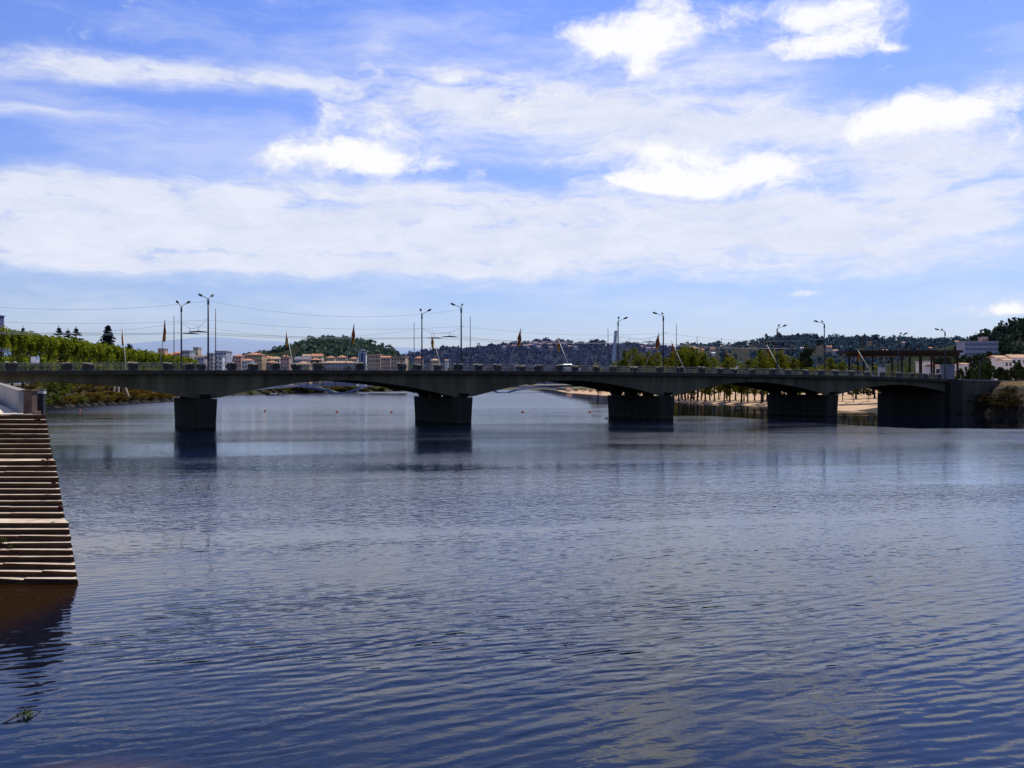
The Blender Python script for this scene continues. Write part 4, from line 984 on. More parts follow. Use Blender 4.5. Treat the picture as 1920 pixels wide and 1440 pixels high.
for x, y, hn, lab in [(1307, 630, 'right_hills', 'thin lattice mast on the right hills, middle one and tallest of three'), (1353, 633, 'right_hills', 'thin mast on the right hills, rightmost of the three'), (1290, 638, 'right_hills', 'thin short mast on the right hills, leftmost of the three'), (1566, 624, 'right_hills', 'thin mast on the skyline between the eighth and ninth lamp posts'), (1887, 604, 'near_right_hill', 'thin mast on the crest of the near right hill')]:
    D = HILLS[hn][3] - 5; base = HILLS[hn][0](x, 0); z1 = EYE + (YH - y) / F * D
    t = empty('transmission_mast', (PX(x, D), D, base.z - 2), 0, lab, 'mast', 'masts on the hills'); H = z1 - base.z + 2
    mb = MB()
    for sx, sy in ((-1, -1), (1, -1), (1, 1), (-1, 1)): mb.tube([(sx * .9, sy * .9, 0), (sx * .15, sy * .15, H)], .14, 4)
    for k in range(6):
        zz = H * k / 6; w = .9 - .75 * k / 6; mb.tube([(-w, -w, zz), (w, -w, zz + H / 6)], .07, 4); mb.tube([(w, -w, zz), (-w, -w, zz + H / 6)], .07, 4)
    mb.build('lattice', MASTM, t); MB().box(-1.3, 1.3, -.1, .1, H * .86, H * .86 + .2).build('crossarm', MASTM, t)

# ------------------------------------------------------------------ buildings
def building(name, label, xa, xb, yt, D, dep, wall, roof='flat', floors=4, cols=4, roofm=TILE, z0=5.0, cat='building', group=None, band=None, rz=0.0, win=True, ov=.4, rise=None, side_wall=None):
    X0, X1 = PX(xa, D), PX(xb, D); zt = EYE + (YH - yt) / F * D; w = X1 - X0; cx = (X0 + X1) / 2
    t = empty(name, (cx, D, z0), rz, label, cat, group)
    H = zt - z0; rs = 0
    if roof in ('gable', 'hip'): rs = rise if rise else min(w, dep) * .22; H -= rs
    MB().box(-w / 2, w / 2, 0, dep, 0, H).build('wall', wall, t)
    if roof == 'flat':
        MB().box(-w / 2 - .3, w / 2 + .3, -.3, dep + .3, H + .01, H + .5).build('roof', roofm if roofm != TILE else W_GREY, t)
    else:
        i0 = (0 if roof == 'gable' else min(w, dep) * .45)
        mb = MB(); mb.add([(-w / 2 - ov, -ov, H + .01), (w / 2 + ov, -ov, H + .01), (w / 2 + ov, dep + ov, H + .01), (-w / 2 - ov, dep + ov, H + .01), (-w / 2 - ov * (i0 == 0) + i0 * (i0 > 0), dep / 2, H + rs), (w / 2 + ov * (i0 == 0) - i0 * (i0 > 0), dep / 2, H + rs)],
                          [(3, 2, 1, 0), (0, 1, 5, 4), (1, 2, 5), (2, 3, 4, 5), (3, 0, 4)]); rf = mb.build('roof', roofm, t)
        if w > 9: MB().box(w * .2, w * .2 + .8, dep * .5, dep * .5 + .8, H + rs * .4, H + rs + .9).build('chimney', wall, rf)
    if win:
        vis0 = max(2.0, EYE + (YH - 700) / F * D - z0)          # floors above what the bridge hides, and one below
        fh = 3.1; wz = [H - 1.0 - fh * k - 1.3 for k in range(floors)]; ww = min(1.5, w / cols * .5)
        me = None
        for z in wz:
            if z < .8: continue
            for c in range(cols):
                x = -w / 2 + w * (c + .5) / cols
                if me is None:
                    wm = MB().box(-ww / 2, ww / 2, -.06, -.005, 0, 1.35); me = wm.mesh('window', GLASS)
                o = bpy.data.objects.new('window', me); col.objects.link(o); o.parent = t; o.location = (x, 0, z)
            if band: MB().box(-w / 2 - .02, w / 2 + .25, -.5, -.07, z - 1.15, z - .35).build('balcony', band, t)
        for z in wz[::1]:
            if z < .8: continue
            for c in range(2):
                if dep < 7: continue
                o = bpy.data.objects.new('window', me); col.objects.link(o); o.parent = t; o.location = (w / 2, dep * (c + .5) / 2, z); o.rotation_euler = (0, 0, math.pi / 2)
    return t
BG = 'town buildings on the left bank'
building('small_house', 'small pale house with terracotta roof left of the second leaning flagpole', 262, 279, 661, 880, 10, W_CREAM, 'gable', 2, 2, group=BG)
building('small_house', 'pink block showing beside the dark flag left of the leftmost lamp post', 296, 308, 654, 900, 10, W_PINK, 'flat', 3, 2, TILE, group=BG)
building('small_house', 'pink house with tiled gable just left of the leftmost lamp post', 308, 322, 662, 880, 10, W_CREAM, 'gable', 2, 2, group=BG)
building('small_house', 'pale low house directly behind the leftmost lamp post', 323, 338, 659, 890, 9, W_PINK, 'gable', 2, 2, group=BG)
building('apartment_block', 'grey and white apartment block with dark window bands between the two leftmost lamp posts', 341, 356, 658, 760, 14, W_GREY, 'flat', 5, 3, band=W_WHITE, group=BG)
building('apartment_block', 'pale narrow tower block rising behind the banded grey block', 362, 371, 652, 800, 9, W_CREAM, 'flat', 4, 2, group=BG)
building('town_house', 'white house with dark sloping roof just left of the second lamp post', 364, 382, 666, 700, 12, W_LILAC, 'gable', 3, 3, W_BROWN, group=BG)
building('town_house', 'pale block with three rows of windows right of the second lamp post', 388, 400, 663, 780, 11, W_GREY, 'flat', 4, 2, group=BG)
building('apartment_block', 'tall white apartment block with balconies right of the second lamp post', 403, 424, 659, 700, 15, W_LILAC, 'flat', 6, 4, W_GREY, band=W_WHITE, group=BG)
building('apartment_block', 'slim white stair tower on the left edge of the tall white block', 409, 417, 668, 690, 6, W_WHITE, 'flat', 4, 1, group=BG)
building('town_house', 'terracotta roofed house right of the tall white block', 436, 452, 664, 820, 12, W_PINK, 'hip', 3, 3, group=BG)
building('town_house', 'low house with bright orange roof before the tan block', 453, 470, 672, 720, 12, W_WHITE, 'hip', 2, 3, group=BG)
building('apartment_block', 'tan apartment block with flat orange roof and sunlit right wall', 459, 491, 661, 780, 16, W_TAN, 'hip', 6, 7, rise=1.6, group=BG)
building('town_house', 'wide house with pale orange roof at the foot of the wooded hill', 504, 524, 668, 780, 12, W_CREAM, 'hip', 3, 4, TILE2, group=BG)
building('town_house', 'pinkish house left of the pale flagpole at the foot of the wooded hill', 526, 542, 670, 760, 12, W_PINK, 'flat', 3, 3, TILE2, group=BG)
building('town_house', 'low long house with orange roof at the left foot of the wooded hill', 499, 515, 676, 700, 10, W_BROWN, 'hip', 2, 3, group=BG)
building('town_house', 'grey row house below the bare orange slope', 552, 580, 668, 820, 12, W_GREY, 'gable', 3, 5, surf('slate', (.16, .16, .2), .8, 1, .2), group=BG)
building('town_house', 'house with pale tiled roof and bright gable right of the bare orange slope', 567, 581, 664, 860, 9, W_WHITE, 'gable', 2, 2, TILE2, group=BG)
building('town_house', 'small orange roofed house on the lower slope of the wooded hill', 583, 603, 663, 880, 11, W_CREAM, 'gable', 2, 3, group=BG)
building('town_house', 'brown apartment house below the wooded hill', 582, 598, 671, 720, 11, W_BROWN, 'hip', 4, 3, group=BG)
building('town_house', 'long low pale house with orange eaves right of the pale flagpole', 554, 580, 677, 700, 10, W_TAN, 'hip', 2, 4, TILE2, group=BG)
for x0, x1, y, n in ((611, 626, 667, 'leftmost'), (632, 648, 666, 'middle'), (655, 669, 669, 'rightmost')):
    building('terrace_house', f'stepped terracotta roofed house, {n} of three left of the striped tower block', x0, x1, y, 800, 11, W_CREAM, 'hip', 2, 3, group=BG)
building('apartment_block', 'long grey block running below the three stepped terrace houses', 600, 668, 677, 740, 12, W_GREY, 'hip', 2, 10, TILE2, rise=1.2, group=BG)
t = building('tower_block', 'blue and white striped tower block with a flared flat cap', 672, 686, 660, 700, 5.4, W_WHITE, 'flat', 1, 2, W_GREY, win=False, group=BG)
H = EYE + (YH - 660) / F * 700 - 5; w = PX(686, 700) - PX(672, 700)
for k, (a0, a1) in enumerate(((-.36, -.24), (-.16, .16), (.24, .36))): MB().box(w * a0, w * a1, -.12, -.01, 2, H - .6).build('blue_strip', W_BLUE, t)
MB().box(-w / 2 - .9, w / 2 + .9, -.9, 6.3, H + .51, H + 1.0).build('cap', W_GREY, t); MB().box(-1.3, 1.3, 1.5, 4, H + 1.01, H + 2.1).build('lift_house', W_GREY, t)
building('apartment_block', 'salmon apartment block beside the blue and white tower block', 690, 713, 665, 730, 12, W_SALMON, 'flat', 5, 5, TILE2, group=BG)
building('apartment_block', 'salmon apartment block in the middle of the joined row', 714, 732, 667, 720, 12, W_SALMON, 'gable', 5, 4, TILE, rise=1.2, group=BG)
building('apartment_block', 'salmon apartment block with sunlit cream wall at the right end of the joined row', 733, 760, 669, 700, 20, W_SALMON, 'flat', 5, 5, TILE2, group=BG)
building('small_house', 'pinkish house just left of the third lamp post', 778, 792, 668, 900, 9, W_PINK, 'hip', 3, 3, group=BG)
building('small_house', 'cream house with orange eaves between the third and fourth lamp posts', 807, 823, 672, 880, 10, W_CREAM, 'hip', 2, 3, TILE2, group=BG)
building('small_house', 'tiny white gabled house left of the fourth lamp post', 834, 840, 674, 900, 7, W_WHITE, 'gable', 1, 1, TILE2, group=BG)
t = building('office_tower', 'dark blue tower peeping in at the left edge above the plane trees', -24, -1.5, 593, 420, 4, W_BLUE, 'flat', 6, 2, W_BLUE, z0=6)
# right side
RG_ = 'buildings on the right bank'
HOTEL = surf('hotel_wall', (.33, .35, .46), .9, .3, .1)
for i, (x, y, D_, w_) in enumerate([(1806, 664, 560, 24), (1822, 661, 555, 22), (1838, 659, 560, 24), (1856, 657, 550, 26), (1872, 655, 545, 22), (1798, 668, 540, 20)]): put_round(rd, x, y, D_, w_, 'dark tree hiding the foot of the long slab building, ' + ORD[(1, 2, 3, 4, 5, 0)[i]] + ' from the left', 'trees below the long slab building', g=14, i=i)
building('hotel_block', 'long pale slab building with rows of windows below the near right hill', 1809, 1872, 641, 640, 12, HOTEL, 'flat', 4, 18, W_GREY, z0=20, group=RG_)
building('hotel_annex', 'small rooftop block above the long pale slab building', 1842, 1852, 633, 650, 6, W_PINK, 'flat', 1, 2, W_GREY, z0=34, group=RG_)
building('white_house', 'white house with pale roof right of the long slab building, lower down', 1868, 1888, 666, 400, 8, W_WHITE, 'gable', 2, 2, TILE2, z0=6, group=RG_)
building('white_house', 'white cottage in front of the pair at the right edge', 1884, 1898, 672, 380, 7, W_WHITE, 'gable', 2, 2, TILE2, z0=6, group=RG_)
building('white_house', 'white house with flat eaves at the right edge of the photo', 1896, 1926, 664, 410, 8, W_WHITE, 'gable', 2, 3, TILE2, z0=6, group=RG_)
building('white_house', 'small white house under the long dark canopy, left of the red roofed one', 1733, 1750, 679, 330, 7, W_WHITE, 'flat', 1, 1, W_GREY, z0=4, group=RG_)
building('white_house', 'white house with dark red roof edge just left of the rightmost lamp post', 1752, 1778, 683, 300, 7, W_WHITE, 'gable', 1, 2, surf('red_brown_roof', (.2, .06, .04), .9, 1, .2), z0=4, rise=.5, group=RG_)
building('white_house', 'narrow white house half hidden behind the end pillar', 1806, 1816, 680, 310, 6, W_WHITE, 'gable', 1, 1, TILE2, z0=4, group=RG_)
L_ = [(1726, 694, 296, 16), (1742, 697, 292, 14), (1756, 700, 285, 12), (1802, 690, 285, 16), (1822, 684, 285, 20), (1862, 690, 290, 26), (1876, 687, 285, 26), (1892, 686, 280, 26), (1906, 690, 285, 26), (1918, 687, 280, 24), (1846, 682, 290, 26)]
ph = by_landmark([q[0] for q in L_])
for i, (x, y, D_, w_) in enumerate(L_): put_round(rd, x, y, D_, w_, 'dark bush before the white houses, ' + ph[i], 'dark bushes before the white houses', g=4.5 if x < 1790 else 6.5, i=i)
L_ = [(1268 + i * 16.5, 731 - (i % 3) * 2.5, 425 - i * 4.5 + (i % 2) * 14, 26) for i in range(24)]
ph = by_landmark([q[0] for q in L_])
for i, (x, y, D_, w_) in enumerate(L_):
    X = PX(x, D_); g = gz(X, D_); place(((bsh, rd, bsg)[i % 3])[i % 3], used, (X, D_, g - .4), (w_ / F * D_ / 8.6,) * 2 + (max(1.6, EYE + (YH - y) / F * D_ - g + .4 + (i % 2) * 2.5) / 10.6,), i * 1.1, 'shrub behind the sandy beach, ' + ph[i], 'bush', 'shrubs behind the beach')
# long dark canopy
DARKM = surf('dark_canopy', (.017, .013, .012), .8, .6, .3)
D = 272; t = empty('canopy_pavilion', (PX(1590, D), D, 4.0), 0, 'long dark flat canopy on slim columns right of the ninth lamp post', 'canopy')
zt = EYE + (YH - 656.5) / F * D - 4; wd = PX(1806, D) - PX(1590, D)
MB().box(0, wd, 0, 10, zt - .7, zt).build('roof', DARKM, t); MB().box(2.5, wd - .5, 1, 9, zt - 1.7, zt - .701).build('beam', DARKM, t)
for x in (1612, 1640, 1695, 1729, 1751, 1776, 1800):
    for y in (1.5, 8.5): MB().box(PX(x, D) - PX(1590, D) - .22, PX(x, D) - PX(1590, D) + .22, y - .22, y + .22, -.5, zt - 1.701).build('column', DARKM, t)
# houses scattered over the hills
def hill_house(hn, x, y, w, h, wall, roofm, lab, grp):
    p = on_hill(hn, x, y); t = empty('hill_house', (p.x, p.y - 12, p.z + 1.5), random.uniform(-.5, .5), lab, 'house', grp)
    MB().box(-w / 2, w / 2, 0, w * .8, -4, h).build('wall', wall, t)
    MB().add([(-w / 2 - .4, -.4, h + .01), (w / 2 + .4, -.4, h + .01), (w / 2 + .4, w * .8 + .4, h + .01), (-w / 2 - .4, w * .8 + .4, h + .01), (-w / 2, w * .4, h + w * .2), (w / 2, w * .4, h + w * .2)],
             [(3, 2, 1, 0), (0, 1, 5, 4), (1, 2, 5), (2, 3, 4, 5), (3, 0, 4)]).build('roof', roofm, t)
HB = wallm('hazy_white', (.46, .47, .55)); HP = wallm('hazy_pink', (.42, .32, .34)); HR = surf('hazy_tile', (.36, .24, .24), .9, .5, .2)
L_ = [(946, 656), (963, 653), (985, 654), (996, 652), (1003, 649), (1012, 650), (1021, 648), (1030, 650), (1040, 648), (1048, 651), (1056, 650), (1068, 655), (1078, 657), (1205, 657), (1214, 658), (1226, 657), (1010, 656), (1033, 657)]
ph = by_landmark([q[0] for q in L_])
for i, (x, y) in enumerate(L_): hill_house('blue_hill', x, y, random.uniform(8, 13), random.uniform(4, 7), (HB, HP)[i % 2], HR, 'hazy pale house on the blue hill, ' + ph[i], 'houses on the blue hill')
L_ = [(1296, 659, 0), (1304, 661, 0), (1313, 662, 1), (1330, 656, 2), (1334, 661, 1), (1352, 656, 2), (1364, 656, 2), (1377, 650, 1), (1384, 652, 1), (1334.5, 668, 3), (1362, 672, 1), (1500, 659, 3), (1551, 658, 1), (1562, 666, 2), (1612, 638, 1), (1622, 640, 2), (1640, 666, 1), (1655, 664, 2), (1738, 660, 1), (1690, 650, 2), (1788, 648, 2), (1667, 670, 3), (1678, 671, 3)]
ph = by_landmark([q[0] for q in L_])
for i, (x, y, c) in enumerate(L_): hill_house('right_hills', x, y, (8, 7, 6.5, 5)[c], (4.5, 4, 4.2, 3)[c], (W_CREAM, W_PINK, W_LILAC, W_WHITE)[c], (TILE2, TILE, TILE2, WHITEM)[c], ('bright white' if c == 3 else 'small pale') + ' house on the right hills, ' + ph[i], 'houses on the right hills')
# pale building and lawn on the far right shore
building('shore_pavilion', 'cream pavilion on the far right shore seen through the third span', 1063, 1071, 728.5, 790, 8, W_CREAM, 'gable', 1, 2, TILE, z0=.8)

# ------------------------------------------------------------------ far bridges
FBM = surf('pale_blue_steel', (.23, .27, .38), .6, .1, .12)
t = empty('footbridge', (0, 0, 0), 0, 'low pale blue footbridge with two V shaped supports beyond the road bridge', 'footbridge')
dk = [(400, 731, 560), (480, 727.5, 600), (512, 725.3, 625), (560, 722, 655), (600, 719.5, 675), (640, 718, 695), (690, 716.8, 715), (760, 716.2, 740), (830, 717.5, 762), (880, 720, 778), (930, 723, 792), (985, 724.5, 805), (1040, 726.3, 818), (1075, 728.6, 826)]
mb = MB(); vs = []; fs = []
for i, (x, y, D) in enumerate(dk):
    p = P(x, y, D); th_ = 1.1
    vs += [(p.x, p.y, p.z - th_), (p.x - 1.5, p.y + 5, p.z - th_), (p.x - 1.5, p.y + 5, p.z + .15), (p.x, p.y, p.z + .15)]
for i in range(len(dk) - 1):
    a_, c_ = 4 * i, 4 * i + 4
    fs += [(a_, c_, c_ + 1, a_ + 1), (a_ + 1, c_ + 1, c_ + 2, a_ + 2), (a_ + 2, c_ + 2, c_ + 3, a_ + 3), (a_ + 3, c_ + 3, c_, a_)]
fs += [(0, 1, 2, 3), (4 * len(dk) - 1, 4 * len(dk) - 2, 4 * len(dk) - 3, 4 * len(dk) - 4)]
mb.add(vs, fs).build('deck', FBM, t)
mb = MB()
for i, (x, y, D) in enumerate(dk[:-1]):
    x2, y2, D2 = dk[i + 1]
    for k in range(6):
        a_ = P(x, y, D).lerp(P(x2, y2, D2), k / 6); mb.box(a_.x - .04, a_.x + .04, a_.y + .1, a_.y + .18, a_.z + .15, a_.z + 1.2)
    mb.tube([P(x, y, D) + Vector((0, .14, 1.2)), P(x2, y2, D2) + Vector((0, .14, 1.2))], .06, 4)
mb.build('railing', FBM, t)
def vleg(pts, w, nm):
    mb = MB(); vs = []; fs = []
    for (x, y, D), th_ in zip(pts, w):
        p = P(x, y, D); vs += [(p.x, p.y, p.z - th_ / 2), (p.x, p.y + 4, p.z - th_ / 2), (p.x, p.y + 4, p.z + th_ / 2), (p.x, p.y, p.z + th_ / 2)]
    for i in range(len(pts) - 1):
        a_, c_ = 4 * i, 4 * i + 4
        fs += [(a_, c_, c_ + 1, a_ + 1), (a_ + 1, c_ + 1, c_ + 2, a_ + 2), (a_ + 2, c_ + 2, c_ + 3, a_ + 3), (a_ + 3, c_ + 3, c_, a_)]
    fs += [(0, 1, 2, 3), (4 * len(pts) - 1, 4 * len(pts) - 2, 4 * len(pts) - 3, 4 * len(pts) - 4)]
    mb.add(vs, fs).build(nm, FBM, t)
vleg([(545, 722.6, 684), (590, 727.0, 684), (615, 732.5, 684), (631, 737, 684), (646, 737, 684)], [.6, 1.9, 1.7, 1.2, 1.1], 'support')
vleg([(646.5, 737, 684), (660, 732.5, 684), (676, 727.5, 690), (696, 723.5, 704)], [1.1, 1.6, 1.7, .8], 'support')
vleg([(905, 727.0, 745), (921, 731.5, 738), (936, 736.6, 738), (948, 736.8, 738)], [.8, 1.6, 1.3, 1.1], 'support')
vleg([(948.5, 736.8, 738), (966, 731.8, 742), (990, 727.4, 765), (1030, 726.2, 800)], [1.1, 1.7, 1.6, .6], 'support')
# cable-stayed bridge
PY = surf('pale_pylon', (.38, .43, .56), .8, .05, .1)
t = empty('stay_bridge', P(1149, 690, 1500), 0, 'distant cable stayed bridge with one slanted pale pylon', 'bridge')
t.location.z = 0; o_ = Vector(t.location)
b0, b1, t0, t1 = P(1144.5, 690, 1500) - o_, P(1151.5, 690, 1500) - o_, P(1152.4, 620, 1500) - o_, P(1157.6, 620, 1500) - o_
dv = Vector((0, 4, 0)); base = [Vector((b0.x - 1, 0, 0)), Vector((b1.x - 1, 0, 0)), Vector((b1.x - 1, 4, 0)), Vector((b0.x - 1, 4, 0))]
MB().hexa(base, [t0, t1, t1 + dv, t0 + dv]).build('pylon', PY, t)
for k in range(9):
    a_ = P(1157 - k * .3, 628 + k * 4.5, 1501) - o_; e_ = P(1204 - k * 4.4, 688, 1501) - o_; MB().tube([a_, e_], .18, 4).build('stay_cable', PY, t)
a_, e_ = P(1100, 689, 1500) - o_, P(1330, 689, 1500) - o_; MB().box(a_.x, e_.x, -6, -.5, a_.z - 1.2, a_.z).build('deck', PY, t)

# ------------------------------------------------------------------ boats and buoys
BOATO = surf('orange_hull', (.65, .22, .06), .5, 2, .15); BOATD = surf('dark_hull', (.02, .022, .025), .5, 2, .2)
def boat(x, y, ln, hullm, deckm, lab, cabin=False, grp='small boats at the far left shore', rz=0.0):
    D = DW(y); t = empty('rowing_boat' if not cabin else 'moored_boat', (PX(x, D), D, 0), rz, lab, 'boat', grp)
    n = 9; vs = []; fs = []
    for i in range(n):
        u = i / (n - 1) * 2 - 1; w = ln * .17 * (1 - abs(u) ** 2.6) + .02; sh = .55 + .3 * u * u
        vs += [(u * ln / 2 * .92, -w * .5, -.25), (u * ln / 2 * .92, w * .5, -.25), (u * ln / 2, w, sh), (u * ln / 2, -w, sh)]
    for i in range(n - 1):
        a_, c_ = 4 * i, 4 * i + 4; fs += [(a_, a_ + 1, c_ + 1, c_), (a_ + 1, a_ + 2, c_ + 2, c_ + 1), (a_ + 3, a_, c_, c_ + 3)]
    fs += [(0, 3, 2, 1), (4 * n - 4, 4 * n - 3, 4 * n - 2, 4 * n - 1)]
    MB().add(vs, fs).build('hull', hullm, t)
    MB().box(-ln * .3, ln * .3, -ln * .11, ln * .11, .35, .42).build('deck', deckm, t)
    for k in (-.15, .12): MB().box(ln * k - .15, ln * k + .15, -ln * .13, ln * .13, .421, .58).build('thwart', deckm, t)
    if cabin: MB().hexa([(-ln * .22, -.8, .43), (ln * .3, -.8, .43), (ln * .3, .8, .43), (-ln * .22, .8, .43)], [(-ln * .15, -.65, 1.15), (ln * .26, -.65, 1.15), (ln * .26, .65, 1.15), (-ln * .15, .65, 1.15)]).build('cabin', WHITEM, t)
boat(511, 741.5, 7.6, BOATD, WHITEM, 'dark hulled boat with white cabin moored off the far left shore', True, 'boats beyond the bridge')
for x, y, ln, m_, lab in [(446, 739.3, 5.5, W_CREAM, 'pale rowing boat drawn up at the far left shore, leftmost of the row'), (457, 739, 6.5, BOATO, 'orange rowing boat drawn up at the far left shore'), (472, 738.7, 6, W_CREAM, 'pale rowing boat right of the orange one at the far left shore'), (484, 738.5, 8, WHITEM, 'long white rowing boat right of the orange one, next to last of the row'), (500, 738.2, 8, WHITEM, 'long white rowing boat at the right end of the row at the far left shore')]:
    boat(x, y, ln, m_, m_, lab)
boat(587, 735.6, 7, BOATO, W_CREAM, 'small orange rowing boat at the far left shore beside the footbridge support')
boat(720, 739.5, 4.6, BOATO, BOATD, 'dark orange canoe on the water left of the second pier', grp='boats beyond the bridge'); boat(755, 739.2, 4.6, BOATO, BOATD, 'dark orange canoe close against the second pier', grp='boats beyond the bridge')
BUOY = surf('orange_red_buoy', (.75, .14, .05), .5, 3, .1)
for x, y, lab in [(150, 771.5, 'orange buoy on the water between the gate post and the leftmost pier'), (497, 771.5, 'red buoy on the water right of the leftmost pier'), (632, 773.5, 'faint orange buoy midway under the second span'), (734, 774, 'orange buoy left of the second pier'), (980, 773.5, 'orange buoy under the middle of the third span'), (1106, 773.5, 'orange buoy left of the third pier')]:
    D = DW(y); t = empty('buoy', (PX(x, D), D, 0), 0, lab, 'buoy', 'orange buoys on the river')
    MB().ball((0, 0, .16), (.27, .27, .27), 12, 8).build('float', BUOY, t, True); MB().tube([(0, 0, .45), (0, 0, .62)], .05, 6).build('ring_post', WHITEM, t)
D = DW(785.5); t = empty('duck', (PX(1137, D), D, 0), .5, 'dark duck swimming beside the foot of the third pier', 'duck')
mb = MB(); mb.ball((0, 0, .08), (.28, .15, .13), 12, 7); mb.ball((.27, 0, .3), (.085, .07, .075), 10, 6); mb.tube([(.18, 0, .1), (.25, 0, .2), (.26, 0, .3)], [.09, .055, .06], 8); mb.tube([(-.22, 0, .12), (-.4, 0, .2)], [.09, .02], 6); mb.build('body', BOATD, t, True); MB().tube([(.33, 0, .29), (.43, 0, .275)], [.03, .015], 6).build('bill', BOATO, t)
#--PART3--
# ------------------------------------------------------------------ sky
SUN_AZ, SUN_EL = 30.0, 57.0
def make_world():
    w = bpy.data.worlds.new('World'); sc.world = w; w.use_nodes = True; nt = w.node_tree; nt.nodes.clear(); N, L = nt.nodes, nt.links
    out = N.new('ShaderNodeOutputWorld'); bg = N.new('ShaderNodeBackground'); L.new(bg.outputs[0], out.inputs[0]); bg.inputs[1].default_value = .1
    sky = N.new('ShaderNodeTexSky'); sky.sky_type = 'NISHITA'; sky.sun_disc = False; sky.sun_elevation = R(SUN_EL); sky.sun_rotation = R(SUN_AZ); sky.air_density = 1.0; sky.dust_density = .6; sky.ozone_density = 1.6
    def mth(op, a, b=None, c=None, clamp=False):
        n = N.new('ShaderNodeMath'); n.operation = op; n.use_clamp = clamp
        for i, v in enumerate((a, b, c)):
            if v is None: continue
            if isinstance(v, (int, float)): n.inputs[i].default_value = v
            else: L.new(v, n.inputs[i])
        return n.outputs[0]
    def ramp(v, a0, a1, b0=0.0, b1=1.0):
        n = N.new('ShaderNodeMapRange'); n.interpolation_type = 'SMOOTHSTEP'; L.new(v, n.inputs[0])
        for i, q in enumerate((a0, a1, b0, b1)): n.inputs[i + 1].default_value = q
        return n.outputs[0]
    def vm(op, a, b=None):
        n = N.new('ShaderNodeVectorMath'); n.operation = op
        for i, v in enumerate((a, b)):
            if v is None: continue
            if isinstance(v, tuple): n.inputs[i].default_value = v
            else: L.new(v, n.inputs[i])
        return n.outputs['Value'] if op in ('DOT_PRODUCT', 'LENGTH') else n.outputs[0]
    tc = N.new('ShaderNodeTexCoord'); d = vm('NORMALIZE', tc.outputs['Generated'])
    sp = N.new('ShaderNodeSeparateXYZ'); L.new(d, sp.inputs[0])
    az = mth('ARCTAN2', sp.outputs[0], sp.outputs[1]); el = mth('ARCSINE', sp.outputs[2])
    K = F
    cb = N.new('ShaderNodeCombineXYZ'); L.new(mth('MULTIPLY', az, K), cb.inputs[0]); L.new(mth('MULTIPLY', el, K), cb.inputs[1]); uv = cb.outputs[0]
    def noise(vec, sx, sy, det=5, rough=.55, off=0.0):
        v = vm('MULTIPLY', vec, (1 / sx, 1 / sy, 1)); v = vm('ADD', v, (off, off * .7, off * 1.3))
        n = N.new('ShaderNodeTexNoise'); L.new(v, n.inputs['Vector']); n.inputs['Scale'].default_value = 1; n.inputs['Detail'].default_value = det; n.inputs['Roughness'].default_value = rough
        return n
    wn = noise(uv, 150, 90, 3, .55, 3.1); warp = vm('MULTIPLY', vm('SUBTRACT', wn.outputs['Color'], (.5, .5, .5)), (130, 60, 0)); uvw = vm('ADD', uv, warp)
    def sa(x, y):
        a = math.atan((x - 960) / F); e = math.atan((YH - y) / F * math.cos(a)); return a * K, e * K
    def blobs(lst, vec):
        tot = None
        for x, y, rx, ry, wgt in lst:
            u, v = sa(x, y); q = vm('MULTIPLY', vm('SUBTRACT', vec, (u, v, 0)), (1 / rx, 1 / ry, 0)); dd = vm('DOT_PRODUCT', q, q)
            g = mth('POWER', .42, dd); tot = mth('MULTIPLY', g, wgt) if tot is None else mth('MULTIPLY_ADD', g, wgt, tot)
        return tot
    cum = blobs([(1235, 30, 95, 62, 1.05), (1110, 78, 70, 32, .8), (1190, 85, 70, 28, .7), (1560, 18, 95, 28, 1.1), (1545, 82, 110, 26, 1.1), (1205, 138, 30, 17, .75), (1672, 80, 24, 8, .7), (1390, 20, 40, 22, .55),
                 (1855, 190, 88, 32, 1.15), (1700, 245, 110, 34, .95), (1640, 228, 60, 24, .6), (1740, 210, 40, 20, .6), (1900, 260, 50, 22, .5),
                 (545, 298, 58, 34, .95), (655, 285, 50, 26, .85), (725, 305, 100, 34, 1.05), (830, 315, 25, 12, .6),
                 (1330, 318, 160, 42, 1.0), (1200, 288, 70, 20, .75), (1190, 348, 90, 18, .7), (1450, 305, 65, 30, .7), (1300, 350, 130, 20, .5),
                 (838, 138, 48, 20, .75), (1065, 172, 85, 26, .85), (715, 150, 60, 40, .55), (608, 212, 50, 30, .62), (985, 222, 45, 24, .72), (740, 238, 60, 30, .6), (950, 140, 40, 16, .5),
                 (915, 336, 24, 18, .6), (1030, 296, 18, 8, .45), (1080, 296, 18, 8, .45), (1838, 580, 60, 14, .75), (1905, 572, 34, 16, .75), (1520, 543, 28, 8, .65), (1815, 548, 30, 6, .4), (1350, 576, 60, 5, .3), (1500, 366, 50, 14, .5), (1670, 366, 50, 16, .5)], uvw)
    nc = noise(uvw, 66, 44, 8, .68, 1.7).outputs[0]
    cv = mth('ADD', cum, mth('MULTIPLY', mth('SUBTRACT', nc, .5), 2.3)); ca = ramp(cv, .18, 1.2, 0, .97)
    warp2 = vm('MULTIPLY', vm('SUBTRACT', wn.outputs['Color'], (.5, .5, .5)), (120, 46, 0)); uv2 = vm('ADD', uv, warp2)
